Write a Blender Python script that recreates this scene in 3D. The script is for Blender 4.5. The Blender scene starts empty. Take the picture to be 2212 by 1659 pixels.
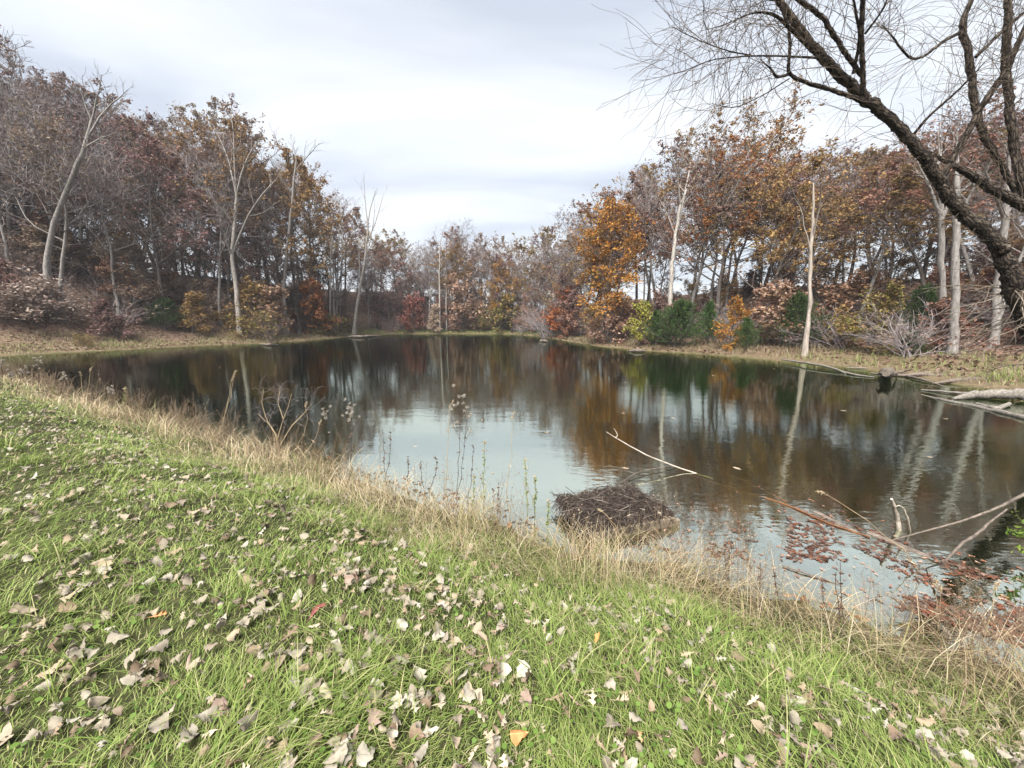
import bpy, math, random
import numpy as np
from mathutils import Vector, Matrix

# ------------------------------------------------------------------ camera, sky, sun, exposure
scene = bpy.context.scene
COL = scene.collection
W0 = 2212.0                      # the pixel scale in which places were read off the photograph
F, PITCH, CAMZ = 390.0, math.radians(9.3), 2.30
cam_d = bpy.data.cameras.new("camera")
cam = bpy.data.objects.new("camera", cam_d)
COL.objects.link(cam)
cam_d.sensor_width = 36.0
cam_d.lens = 36.0 * F / 1024.0
cam_d.clip_start, cam_d.clip_end = 0.05, 3000.0
cam.location = (0, 0, CAMZ)
cam.rotation_euler = (math.radians(90) - PITCH, 0, 0)
scene.camera = cam

EXPO = 3.15
SUN_EL, SUN_AZ = 52.0, 205.0     # azimuth clockwise from +Y
world = bpy.data.worlds.new("World")
scene.world = world
world.use_nodes = True
def build_world():
    nt = world.node_tree
    nt.nodes.clear()
    N, L = nt.nodes.new, nt.links.new
    out = N("ShaderNodeOutputWorld")
    bg = N("ShaderNodeBackground")
    bg.inputs["Strength"].default_value = 0.1
    sky = N("ShaderNodeTexSky")
    sky.sky_type = 'NISHITA'
    sky.sun_disc = False
    sky.sun_elevation = math.radians(SUN_EL)
    sky.sun_rotation = math.radians(SUN_AZ)
    sky.dust_density = 3.0
    tc = N("ShaderNodeTexCoord")
    sep = N("ShaderNodeSeparateXYZ")
    L(tc.outputs["Generated"], sep.inputs[0])
    zz = N("ShaderNodeMath"); zz.operation = 'ABSOLUTE'
    L(sep.outputs["Z"], zz.inputs[0])
    za = N("ShaderNodeMath"); za.operation = 'ADD'; za.inputs[1].default_value = 0.16
    L(zz.outputs[0], za.inputs[0])
    dx = N("ShaderNodeMath"); dx.operation = 'DIVIDE'
    dy = N("ShaderNodeMath"); dy.operation = 'DIVIDE'
    L(sep.outputs["X"], dx.inputs[0]); L(za.outputs[0], dx.inputs[1])
    L(sep.outputs["Y"], dy.inputs[0]); L(za.outputs[0], dy.inputs[1])
    cmb = N("ShaderNodeCombineXYZ")
    L(dx.outputs[0], cmb.inputs[0]); L(dy.outputs[0], cmb.inputs[1])
    mp = N("ShaderNodeMapping")
    mp.inputs["Rotation"].default_value = (0, 0, math.radians(-38))
    mp.inputs["Scale"].default_value = (0.42, 0.95, 1)
    mp.inputs["Location"].default_value = (1.3, 0.4, 0)
    L(cmb.outputs[0], mp.inputs[0])
    n1 = N("ShaderNodeTexNoise")
    n1.inputs["Scale"].default_value = 1.45
    n1.inputs["Detail"].default_value = 6
    n1.inputs["Roughness"].default_value = 0.5
    n1.inputs["Distortion"].default_value = 0.35
    L(mp.outputs[0], n1.inputs["Vector"])
    r = N("ShaderNodeValToRGB")
    e = r.color_ramp.elements
    e[0].position, e[0].color = 0.385, (0.63, 0.68, 0.765, 1)
    e[1].position, e[1].color = 0.60, (0.96, 0.98, 1.0, 1)
    m_ = r.color_ramp.elements.new(0.50); m_.color = (0.83, 0.87, 0.93, 1)
    L(n1.outputs["Fac"], r.inputs[0])
    # thin brightening of the cloud deck towards the horizon, all the way round
    hz = N("ShaderNodeMapRange")
    hz.inputs["From Min"].default_value, hz.inputs["From Max"].default_value = 0.0, 0.30
    hz.inputs["To Min"].default_value, hz.inputs["To Max"].default_value = 0.35, 0.0
    L(zz.outputs[0], hz.inputs["Value"])
    mh = N("ShaderNodeMix"); mh.data_type = 'RGBA'
    L(hz.outputs[0], mh.inputs["Factor"]); L(r.outputs[0], mh.inputs[6])
    mh.inputs[7].default_value = (0.93, 0.95, 0.98, 1)
    k = N("ShaderNodeMix"); k.data_type = 'RGBA'; k.blend_type = 'MULTIPLY'; k.inputs["Factor"].default_value = 1
    L(mh.outputs[2], k.inputs[6])
    g = 10.0 / (2 ** EXPO) * 1.04
    k.inputs[7].default_value = (g, g, g, 1)
    mx = N("ShaderNodeMix"); mx.data_type = 'RGBA'; mx.inputs["Factor"].default_value = 0.96
    L(sky.outputs[0], mx.inputs[6]); L(k.outputs[2], mx.inputs[7])
    L(mx.outputs[2], bg.inputs["Color"]); L(bg.outputs[0], out.inputs[0])
build_world()
sun_d = bpy.data.lights.new("sun", 'SUN')
sun_d.energy = 1.5
sun_d.angle = math.radians(42)
sun_d.color = (1.0, 0.975, 0.94)
sun = bpy.data.objects.new("sun", sun_d)
COL.objects.link(sun)
_el, _az = math.radians(SUN_EL), math.radians(SUN_AZ)
_dir = Vector((math.sin(_az) * math.cos(_el), math.cos(_az) * math.cos(_el), math.sin(_el)))
sun.rotation_euler = _dir.to_track_quat('Z', 'Y').to_euler()
sun.location = _dir * 100
vs = scene.view_settings
scene.display_settings.display_device = 'sRGB'
vs.view_transform = 'Standard'
vs.look = 'None'
vs.exposure = EXPO
vs.gamma = 1.0
vs.use_curve_mapping = False
scene.render.engine = 'CYCLES'
cy = scene.cycles
cy.max_bounces, cy.diffuse_bounces, cy.glossy_bounces = 6, 2, 2
cy.transparent_max_bounces, cy.transmission_bounces = 6, 2
cy.use_denoising = True
cy.caustics_reflective = cy.caustics_refractive = False
cy.use_adaptive_sampling = True
cy.adaptive_threshold = 0.006

# ------------------------------------------------------------------ small maths
def nrm(v):
    return v / np.maximum(np.linalg.norm(v, axis=-1, keepdims=True), 1e-9)
def sstep(a, b, x):
    t = np.clip((np.asarray(x, float) - a) / (b - a), 0, 1)
    return t * t * (3 - 2 * t)
_lat = np.random.RandomState(5).rand(64, 64)
def vnoise(x, y, s=1.0, o=0):
    x = np.asarray(x, float) / s + 100.3 + o * 7.1; y = np.asarray(y, float) / s + 100.7 + o * 3.3
    xi, yi = np.floor(x).astype(int), np.floor(y).astype(int)
    fx, fy = x - xi, y - yi
    fx, fy = fx * fx * (3 - 2 * fx), fy * fy * (3 - 2 * fy)
    g = lambda i, j: _lat[i % 64, j % 64]
    return (g(xi, yi) * (1 - fx) + g(xi + 1, yi) * fx) * (1 - fy) + (g(xi, yi + 1) * (1 - fx) + g(xi + 1, yi + 1) * fx) * fy
SP, CP = math.sin(PITCH), math.cos(PITCH)
def ray(px, py):
    u, v = np.asarray(px, float) * 1024 / W0, np.asarray(py, float) * 1024 / W0
    a, b = u - 512, 384 - v
    return np.stack([a / F, CP + b / F * SP, -SP + b / F * CP], -1)
def at(px, py, y):               # the point on that line of sight that lies y metres ahead
    d = ray(px, py)
    t = np.asarray(y, float) / d[..., 1]
    return d * t[..., None] + np.array([0, 0, CAMZ]) if d.ndim > 1 else d * t + np.array([0, 0, CAMZ])
def on_plane(px, py, z=0.0):
    d = ray(px, py)
    t = (z - CAMZ) / d[..., 2]
    return (d * t[..., None] if d.ndim > 1 else d * t) + np.array([0, 0, CAMZ])

# ------------------------------------------------------------------ pond outline and terrain heights
SHORE = np.array([(3.0, 1.9), (2.45, 2.3), (2.0, 2.6), (1.4, 3.05), (.5, 3.2), (-.45, 3.85), (-1.2, 4.35), (-2.1, 4.9), (-3.4, 5.6), (-5.0, 6.5), (-6.8, 7.6), (-8.7, 8.7),
    (-11.0, 9.8), (-14.5, 12.0), (-19, 14.0), (-26, 15.0), (-32, 17), (-34.5, 21), (-32.8, 25.7), (-30.7, 30), (-28.6, 35.2), (-25.2, 39), (-23.7, 43), (-22.8, 54),
    (-23.0, 62), (-20, 65.5), (-10, 66), (-.5, 65), (3.6, 56), (5.3, 48), (7.6, 35), (10.3, 29.5), (13.6, 25.7), (14.9, 23), (16.1, 20.6), (16.6, 18), (16.4, 16), (16.0, 14),
    (16.2, 13), (17.2, 12.1), (17.5, 10.5), (15, 9), (11.2, 8.0), (10.0, 6.2), (9.4, 4.0), (8.6, 2.4), (6.3, 1.55), (4.3, 1.45)])
SHORE[:15] *= np.linspace(1.14, 1.10, 15)[:, None]
SHORE[-1] = (4.9, 1.75)
_A, _B = SHORE, np.roll(SHORE, -1, 0)
def sdf(x, y):                   # metres from the water's edge, negative in the pond
    x, y = np.atleast_1d(np.asarray(x, float)), np.atleast_1d(np.asarray(y, float))
    out = np.empty(x.size)
    X, Y = x.ravel(), y.ravel()
    e = _B - _A
    ee = (e ** 2).sum(1)
    for s in range(0, X.size, 20000):
        xs, ys = X[s:s + 20000, None], Y[s:s + 20000, None]
        wx, wy = xs - _A[:, 0], ys - _A[:, 1]
        t = np.clip((wx * e[:, 0] + wy * e[:, 1]) / ee, 0, 1)
        d = np.sqrt(((wx - t * e[:, 0]) ** 2 + (wy - t * e[:, 1]) ** 2).min(1))
        c = ((_A[:, 1] > ys) != (_B[:, 1] > ys)) & (xs < e[:, 0] * (ys - _A[:, 1]) / np.where(e[:, 1] == 0, 1e-9, e[:, 1]) + _A[:, 0])
        out[s:s + 20000] = np.where(c.sum(1) % 2 == 1, -d, d)
    return out.reshape(x.shape)
def near_w(x, y):
    yl = np.interp(x, [-60, -25, 0, 9, 14, 60], [18, 18, 12, 6.0, 4.5, 2.5])
    return sstep(2, -2, y - yl)
def terrain(x, y, full=False):
    x, y = np.atleast_1d(np.asarray(x, float)), np.atleast_1d(np.asarray(y, float))
    d0 = sdf(x, y)
    d = d0 + (vnoise(x, y, .7) - .5) * .22 + (vnoise(x, y, 2.6, 1) - .5) * .35 * sstep(3, 12, y)
    wn = near_w(x, y)
    zn = .78 * sstep(-.05, 2.7, d) ** .9 + .012 * np.maximum(d - 2, 0)
    zn = zn + (vnoise(x, y, .45, 2) - .5) * .05 * sstep(.1, .6, d) + (vnoise(x, y, 1.7, 3) - .5) * .08 * sstep(.3, 1.5, d)
    wl, wr = sstep(-14, -28, x), sstep(1, 13, x)
    zr = 2.8 + 4.6 * wl + 2.4 * wr
    dr = d - 3.5 * wr
    zf = .10 * sstep(0, .5, d) + .45 * sstep(.3, 6, d) + zr * sstep(4, 17, dr) - 2.2 * sstep(26, 60, d)
    zf = zf + ((vnoise(x, y, 2.2, 4) - .5) * .35 + (vnoise(x, y, 6, 5) - .5) * .6) * sstep(2, 9, d)
    zp = zn * wn + zf * (1 - wn)
    zb = -np.minimum(.02 + .20 * -d + .05 * d * d, .9 - .25 * np.exp(np.minimum(d, 0)))
    z = np.where(d > 0, zp, zb)
    return (z, d0, wn) if full else z
def tz(x, y):
    return float(terrain(x, y)[0])
def ground_at(px, py):           # where a line of sight meets the terrain (or the water)
    d = ray(px, py)
    t = np.geomspace(.8, 140, 700)
    P = d[None] * t[:, None] + np.array([0, 0, CAMZ])
    z = np.maximum(terrain(P[:, 0], P[:, 1]), 0)
    k = int(np.argmax(P[:, 2] < z))
    p = P[k].copy(); p[2] = z[k]
    return p

# ------------------------------------------------------------------ mesh helpers
class Geo:
    def __init__(s):
        s.v, s.q, s.t, s.qm, s.tm, s.n = [], [], [], [], [], 0
    def add(s, v, q=None, t=None, m=0):
        v = np.asarray(v, float).reshape(-1, 3)
        if q is not None and len(q):
            q = np.asarray(q, int).reshape(-1, 4) + s.n; s.q.append(q); s.qm.append(np.full(len(q), m))
        if t is not None and len(t):
            t = np.asarray(t, int).reshape(-1, 3) + s.n; s.t.append(t); s.tm.append(np.full(len(t), m))
        s.v.append(v); s.n += len(v)
    def mesh(s, name, mats=(), smooth=True):
        me = bpy.data.meshes.new(name)
        v = np.concatenate(s.v) if s.v else np.zeros((0, 3))
        q = np.concatenate(s.q) if s.q else np.zeros((0, 4), int)
        t = np.concatenate(s.t) if s.t else np.zeros((0, 3), int)
        me.vertices.add(len(v)); me.vertices.foreach_set("co", v.astype(np.float32).ravel())
        me.loops.add(q.size + t.size)
        me.loops.foreach_set("vertex_index", np.concatenate([q.ravel(), t.ravel()]).astype(np.int32))
        me.polygons.add(len(q) + len(t))
        st = np.concatenate([np.arange(len(q)) * 4, q.size + np.arange(len(t)) * 3]).astype(np.int32)
        me.polygons.foreach_set("loop_start", st)
        mi = np.concatenate(s.qm + s.tm) if (s.qm or s.tm) else np.zeros(0)
        me.polygons.foreach_set("material_index", mi.astype(np.int32))
        me.polygons.foreach_set("use_smooth", np.full(len(q) + len(t), smooth))
        for m in mats: me.materials.append(m)
        me.update(calc_edges=True)
        return me
def tubes(g, P, R, s, m=0):
    P, R = np.asarray(P, float), np.asarray(R, float)
    if P.ndim == 2: P, R = P[None], R[None]
    M, n, _ = P.shape
    T = nrm(np.gradient(P, axis=1))
    mean = nrm(P[:, -1] - P[:, 0])
    ref = np.where(np.abs(mean[:, 2:3]) < .8, np.array([[0, 0, 1.]]), np.array([[1., 0, 0]]))[:, None]
    U = nrm(np.cross(T, np.broadcast_to(ref, T.shape)))
    V = np.cross(T, U)
    a = np.arange(s) * 2 * math.pi / s
    ring = P[:, :, None] + R[:, :, None, None] * (np.cos(a)[:, None] * U[:, :, None] + np.sin(a)[:, None] * V[:, :, None])
    i, j, k = np.meshgrid(np.arange(M), np.arange(n - 1), np.arange(s), indexing='ij')
    b = (i * n + j) * s
    k2 = (k + 1) % s
    g.add(ring, q=np.stack([b + k, b + k2, b + s + k2, b + s + k], -1), m=m)
def obj(name, me, parent=None, loc=None, rot=None, scale=None, **props):
    o = bpy.data.objects.new(name, me)
    COL.objects.link(o)
    if parent is not None: o.parent = parent
    if loc is not None: o.location = tuple(float(c) for c in loc)
    if rot is not None: o.rotation_euler = rot
    if scale is not None: o.scale = scale if hasattr(scale, '__len__') else (scale,) * 3
    for k, v in props.items(): o[k] = v
    return o
def thing(name, label, cat, loc=(0, 0, 0), rz=0.0, scale=1.0, group=None):
    o = obj(name, None, loc=loc, rot=(0, 0, rz), scale=scale, label=label, category=cat)
    o.empty_display_size = .2
    if group: o['group'] = group
    return o

# ------------------------------------------------------------------ materials
def new_mat(name):
    m = bpy.data.materials.new(name); m.use_nodes = True
    nt = m.node_tree
    b = nt.nodes["Principled BSDF"]
    b.inputs["Roughness"].default_value = .8
    b.inputs["Specular IOR Level"].default_value = .2
    return m, nt, b
def ramp(nt, cols, src=None):
    r = nt.nodes.new("ShaderNodeValToRGB")
    e = r.color_ramp.elements
    n = len(cols)
    for i, c in enumerate(cols):
        pos = i / (n - 1) if len(c) == 3 else c[3]
        if i == 0: x = e[0]
        elif i == n - 1: x = e[1] if n == 2 else e.new(min(pos, .9999))
        else: x = e.new(pos)
        x.position = pos; x.color = (*c[:3], 1)
    if n > 2:                      # drop the default white stop when it is not ours
        for x in list(e):
            if tuple(round(k, 4) for k in x.color[:3]) == (1, 1, 1) and x.position == 1.0 and len(e) > n: e.remove(x)
    if src is not None: nt.links.new(src, r.inputs[0])
    return r
def vary(nt, col, amt=.25, hue=.02):   # each object a little lighter, darker, redder than the next
    oi = nt.nodes.new("ShaderNodeObjectInfo")
    mr = nt.nodes.new("ShaderNodeMapRange")
    mr.inputs["To Min"].default_value, mr.inputs["To Max"].default_value = 1 - amt, 1 + amt
    nt.links.new(oi.outputs["Random"], mr.inputs["Value"])
    wn = nt.nodes.new("ShaderNodeTexWhiteNoise"); wn.noise_dimensions = '1D'
    nt.links.new(oi.outputs["Random"], wn.inputs["W"])
    mh = nt.nodes.new("ShaderNodeMapRange")
    mh.inputs["To Min"].default_value, mh.inputs["To Max"].default_value = .5 - hue, .5 + hue
    nt.links.new(wn.outputs["Value"], mh.inputs["Value"])
    h = nt.nodes.new("ShaderNodeHueSaturation")
    nt.links.new(mr.outputs[0], h.inputs["Value"]); nt.links.new(mh.outputs[0], h.inputs["Hue"])
    nt.links.new(col, h.inputs["Color"])
    return h.outputs[0]
def leaf_mat(name, cols, amt=.2, hue=.012, trans=.25):
    m, nt, b = new_mat(name)
    ge = nt.nodes.new("ShaderNodeNewGeometry")
    r = ramp(nt, cols, ge.outputs["Random Per Island"])
    c = vary(nt, r.outputs[0], amt, hue)
    nt.links.new(c, b.inputs["Base Color"])
    b.inputs["Roughness"].default_value = .65
    tr = nt.nodes.new("ShaderNodeBsdfTranslucent")
    nt.links.new(c, tr.inputs["Color"])
    mx = nt.nodes.new("ShaderNodeMixShader"); mx.inputs[0].default_value = trans
    nt.links.new(b.outputs[0], mx.inputs[1]); nt.links.new(tr.outputs[0], mx.inputs[2])
    nt.links.new(mx.outputs[0], nt.nodes["Material Output"].inputs[0])
    return m
def bark_mat(name, c0, c1, scale=(6, 6, 1.2), bump=.6, dist=.03, extra=None, amt=.15):
    m, nt, b = new_mat(name)
    tc = nt.nodes.new("ShaderNodeTexCoord")
    mp = nt.nodes.new("ShaderNodeMapping"); mp.inputs["Scale"].default_value = scale
    nt.links.new(tc.outputs["Object"], mp.inputs[0])
    n = nt.nodes.new("ShaderNodeTexNoise"); n.inputs["Scale"].default_value = 2.2; n.inputs["Detail"].default_value = 7; n.inputs["Roughness"].default_value = .65
    nt.links.new(mp.outputs[0], n.inputs["Vector"])
    cols = [(*c0, .3), (*c1, .68)] if extra is None else [(*c0, .3), (*c1, .6), (*extra, .72)]
    r = ramp(nt, cols, n.outputs["Fac"])
    nt.links.new(vary(nt, r.outputs[0], amt, .006), b.inputs["Base Color"])
    bp = nt.nodes.new("ShaderNodeBump"); bp.inputs["Strength"].default_value = bump; bp.inputs["Distance"].default_value = dist
    nt.links.new(n.outputs["Fac"], bp.inputs["Height"]); nt.links.new(bp.outputs[0], b.inputs["Normal"])
    b.inputs["Roughness"].default_value = .9
    return m
BARK = bark_mat("bark_grey_brown", (.032, .026, .023), (.10, .085, .075))
BARK_GREY = bark_mat("bark_grey", (.085, .077, .07), (.25, .23, .212))
BARK_PALE = bark_mat("bark_pale", (.055, .045, .038), (.34, .31, .275), scale=(7, 7, 1.5), extra=(.16, .135, .112), bump=1.0)
BARK_DEAD = bark_mat("wood_bleached", (.11, .085, .068), (.36, .315, .265), scale=(9, 9, .7), bump=.9)
def willow_bark():
    m, nt, b = new_mat("bark_willow")
    N, L = nt.nodes.new, nt.links.new
    at_ = N("ShaderNodeAttribute"); at_.attribute_name = "bark"
    mp = N("ShaderNodeMapping"); mp.inputs["Scale"].default_value = (1, 1, .26)
    L(at_.outputs["Vector"], mp.inputs[0])
    v = N("ShaderNodeTexVoronoi"); v.feature = 'DISTANCE_TO_EDGE'; v.inputs["Scale"].default_value = 26
    nz = N("ShaderNodeTexNoise"); nz.inputs["Scale"].default_value = 22; nz.inputs["Detail"].default_value = 7; nz.inputs["Roughness"].default_value = .7
    L(mp.outputs[0], nz.inputs["Vector"])
    dm = N("ShaderNodeVectorMath"); dm.operation = 'MULTIPLY_ADD'; dm.inputs[1].default_value = (.05, .05, .05)
    L(nz.outputs["Color"], dm.inputs[0]); L(mp.outputs[0], dm.inputs[2])
    L(dm.outputs[0], v.inputs["Vector"])
    r1 = ramp(nt, [(.0, .0, .0, .0), (.7, .7, .7, .12), (1, 1, 1, .4)], v.outputs["Distance"])
    mu = N("ShaderNodeMath"); mu.operation = 'MULTIPLY'; L(r1.outputs[0], mu.inputs[0]); L(nz.outputs["Fac"], mu.inputs[1])
    r2 = ramp(nt, [(.010, .008, .007, .0), (.035, .026, .020, .25), (.095, .074, .056, .45), (.20, .165, .125, .68)], mu.outputs[0])
    L(r2.outputs[0], b.inputs["Base Color"])
    bp = N("ShaderNodeBump"); bp.inputs["Strength"].default_value = 1.0; bp.inputs["Distance"].default_value = .05
    L(mu.outputs[0], bp.inputs["Height"]); L(bp.outputs[0], b.inputs["Normal"])
    b.inputs["Roughness"].default_value = .95
    return m
BARK_WILLOW = willow_bark()
TWIG = bark_mat("twig_brown", (.06, .045, .04), (.14, .11, .095), bump=0)
TWIG_GREY = bark_mat("twig_grey", (.12, .10, .10), (.25, .22, .215), bump=0)
TWIG_WILLOW = bark_mat("twig_willow", (.035, .025, .018), (.12, .09, .065), bump=0, amt=0)
LV = {
    'rust': leaf_mat("leaves_rust", [(.12, .058, .036), (.19, .092, .055), (.245, .135, .088), (.15, .072, .048), (.30, .20, .145)]),
    'wine': leaf_mat("leaves_wine", [(.10, .056, .050), (.155, .083, .072), (.20, .12, .10), (.12, .070, .062), (.26, .175, .15)]),
    'brown': leaf_mat("leaves_brown", [(.12, .082, .058), (.185, .13, .09), (.235, .17, .12), (.14, .092, .068), (.31, .245, .19)]),
    'ochre': leaf_mat("leaves_ochre", [(.15, .090, .035), (.235, .145, .05), (.29, .185, .075), (.18, .098, .042), (.19, .15, .055)]),
    'amber': leaf_mat("leaves_amber", [(.25, .105, .016), (.35, .165, .024), (.38, .215, .036), (.26, .095, .02), (.26, .19, .045), (.20, .10, .03)], amt=.1),
    'orange': leaf_mat("leaves_orange", [(.20, .066, .022), (.28, .098, .03), (.25, .085, .034), (.30, .14, .04), (.16, .06, .03)], amt=.1),
    'red': leaf_mat("leaves_red", [(.17, .055, .037), (.22, .08, .05), (.14, .054, .042), (.26, .125, .075), (.13, .07, .04)], amt=.1),
    'pink': leaf_mat("leaves_pinkish", [(.21, .115, .08), (.30, .18, .13), (.36, .25, .19), (.17, .08, .055), (.20, .13, .06)], amt=.12),
    'tan': leaf_mat("leaves_tan", [(.20, .135, .085), (.33, .25, .175), (.42, .34, .26), (.22, .12, .08)], amt=.12),
    'olive': leaf_mat("leaves_olive", [(.085, .085, .022), (.16, .145, .038), (.22, .17, .05), (.13, .085, .028), (.20, .12, .05)], amt=.12),
    'lime': leaf_mat("leaves_yellow_green", [(.16, .17, .030), (.25, .26, .045), (.31, .27, .06), (.20, .14, .04)], amt=.1),
    'cedar': leaf_mat("needles_green", [(.020, .042, .010), (.036, .070, .016), (.058, .095, .022), (.028, .052, .014)], amt=.15),
    'palebush': leaf_mat("leaves_pale_bush", [(.16, .115, .085), (.28, .22, .175), (.36, .30, .25), (.12, .075, .05)], amt=.1),
}

# ------------------------------------------------------------------ growing trees
def grow(rng, S, D, L, n, up=0.0, wob=.12):
    M = len(S)
    P = np.empty((M, n, 3)); P[:, 0] = S
    d = nrm(np.asarray(D, float)); st = (np.asarray(L) / (n - 1))[:, None]
    for k in range(1, n):
        d = nrm(d + rng.randn(M, 3) * wob + np.array([0, 0, 1.]) * up)
        P[:, k] = P[:, k - 1] + d * st
    return P
def spawn(rng, P, R, cnt, t0, t1, a0, a1, lf, n, up, wob, rr, rtip, lj=.35):
    M, np_, _ = P.shape
    par = np.repeat(np.arange(M), cnt)
    k = np.tile(np.arange(cnt), M)
    t = t0 + (t1 - t0) * (k + rng.rand(M * cnt)) / cnt
    f = np.clip(t * (np_ - 1), 0, np_ - 1.001); i = f.astype(int); w = (f - i)[:, None]
    pos = P[par, i] * (1 - w) + P[par, i + 1] * w
    tan = nrm(P[par, i + 1] - P[par, i])
    r = R[par, i] * (1 - w[:, 0]) + R[par, i + 1] * w[:, 0]
    az = k * 2.4 + np.repeat(rng.rand(M) * 6.28, cnt) + rng.randn(M * cnt) * .4
    ref = np.where(np.abs(tan[:, 2:3]) < .9, np.array([[0, 0, 1.]]), np.array([[1., 0, 0]]))
    u = nrm(np.cross(tan, ref)); v = np.cross(tan, u)
    an = np.radians(a0 + (a1 - a0) * (t - t0) / max(t1 - t0, 1e-6) + rng.randn(M * cnt) * 7)[:, None]
    d = tan * np.cos(an) + (u * np.cos(az)[:, None] + v * np.sin(az)[:, None]) * np.sin(an)
    plen = np.linalg.norm(P[:, -1] - P[:, 0], axis=-1)[par]
    L = lf(t) * plen * (1 + (rng.rand(M * cnt) - .5) * 2 * lj)
    P2 = grow(rng, pos, d, L, n, up, wob)
    s = np.linspace(0, 1, n)
    R2 = np.maximum((r * rr)[:, None] * (1 - s) + rtip * s, rtip)
    return P2, R2, par
def leaves(g, rng, A, n, size, spread, m=0, flat=.5, narrow=.6, w=None):
    A = A.reshape(-1, 3)
    if w is not None: w = w / w.sum()
    c = A[rng.choice(len(A), n, p=w)] + rng.randn(n, 3) * spread
    nr = nrm(rng.randn(n, 3) + np.array([0, 0, flat]))
    a = nrm(np.cross(nr, rng.randn(n, 3))); b = np.cross(nr, a)
    s = (size * (.6 + .8 * rng.rand(n)))[:, None]
    bend = nr * s * .18
    v = np.stack([c - a * s, c - b * s * narrow - bend + a * s * .15, c + a * s, c + b * s * narrow - bend + a * s * .15], 1)
    i = np.arange(n)[:, None] * 4
    g.add(v, t=np.concatenate([i + [0, 1, 2], i + [0, 2, 3]]), m=m)
def taper(H, r0, n, flare=.55, top=.12):
    s = np.linspace(0, 1, n)
    return r0 * ((1 - s) * (1 - top) + top) + r0 * flare * np.exp(-s * H / .45)
def make_tree(seed, H=18., r0=.2, fb=.36, nl=15, ang=(66, 30), lenf=.34, nleaf=4200, lsize=.115, spread=.115, sub=6, tw=5, lean=.04, bare=False, dens=(.06, 1.7), up=.10, twr=.011):
    rng = np.random.RandomState(seed)
    n0 = 14
    P0 = grow(rng, np.array([[0, 0, -.35]]), np.array([[rng.randn() * lean, rng.randn() * lean, 1.]]), np.array([H * .93]), n0, .05, .055)
    R0 = taper(H, r0, n0)[None]
    P1, R1, _ = spawn(rng, P0, R0, nl, fb, .98, ang[0], ang[1], lambda t: lenf * (1.08 - .40 * np.maximum(t - fb, 0) / (1 - fb)), 7, up, .13, .62, .022)
    P2, R2, p2 = spawn(rng, P1, R1, sub, .22, 1.0, 52, 34, lambda t: .50 * (1.15 - .6 * t), 5, up * .8, .17, .62, .014)
    P3, R3, p3 = spawn(rng, P2, R2, tw, .25, 1.0, 48, 30, lambda t: .62 * (1.1 - .4 * t), 4, .05, .2, .6, twr)
    gt, gc = Geo(), Geo()
    tubes(gt, P0, R0, 9); tubes(gt, P1, R1, 5)
    # a few dead lower stubs
    P4, R4, _ = spawn(rng, P0, R0, 5, .16, fb, 80, 65, lambda t: .07 + 0 * t, 4, -.02, .15, .25, .012)
    tubes(gt, P4, R4, 4)
    tubes(gc, P2, R2, 4, 0); tubes(gc, P3, R3, 3, 0)
    if bare:
        P5, R5, _ = spawn(rng, P3, R3, 3, .3, 1.0, 40, 28, lambda t: .7 + 0 * t, 3, .05, .15, .7, twr * .8)
        tubes(gc, P5, R5, 3, 0)
    if nleaf:
        wl = dens[0] + (dens[1] - dens[0]) * rng.rand(nl) ** 1.5
        w2 = wl[p2] * (.15 + rng.rand(len(p2)) ** 2)
        A = np.concatenate([P3[:, 1:].reshape(-1, 3), P2[:, 2:].reshape(-1, 3)])
        w = np.concatenate([(np.repeat(w2[p3] * rng.rand(len(p3)) ** 2, P3.shape[1] - 1).reshape(-1, P3.shape[1] - 1) * np.linspace(.3, 1.5, P3.shape[1] - 1)).ravel(), np.repeat(w2, P2.shape[1] - 2)])
        leaves(gc, rng, A, nleaf, lsize, spread, 1, w=w)
    return gt, gc
def make_sapling(seed, H=4., nl=22, nleaf=2200, lsize=.10, spread=.13, wide=.36, cone=.75, up=.02, nstem=1):
    rng = np.random.RandomState(seed)
    gt, gc = Geo(), Geo()
    S = np.zeros((nstem, 3)); S[:, 2] = -.15; S[:, :2] += rng.randn(nstem, 2) * .08 * (nstem > 1)
    D = np.concatenate([rng.randn(nstem, 2) * (.05 if nstem == 1 else .3), np.ones((nstem, 1))], 1)
    P0 = grow(rng, S, D, np.full(nstem, H * .97) * (1 - .25 * rng.rand(nstem) * (nstem > 1)), 9, .06, .07)
    R0 = np.tile(taper(H, .014 * H + .01, 9, .2, .1), (nstem, 1)) / (1 if nstem == 1 else 1.6)
    P1, R1, _ = spawn(rng, P0, R0, nl, .10, .98, 72, 42, lambda t: wide * (1.1 - cone * t), 6, up, .12, .5, .007)
    P2, R2, p2 = spawn(rng, P1, R1, 6, .2, 1, 50, 30, lambda t: .45 * (1.1 - .5 * t), 4, .02, .16, .6, .005)
    tubes(gt, P0, R0, 7); tubes(gt, P1, R1, 4); tubes(gc, P2, R2, 3, 0)
    wl = .25 + rng.rand(len(P1)) ** 1.3
    w2 = wl[p2]
    A = np.concatenate([P2[:, 1:].reshape(-1, 3), P1[:, 3:].reshape(-1, 3)])
    w = np.concatenate([np.repeat(w2, P2.shape[1] - 1), np.repeat(wl, 3)])
    leaves(gc, rng, A, nleaf, lsize, spread, 1, flat=.9, w=w)
    return gt, gc
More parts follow.
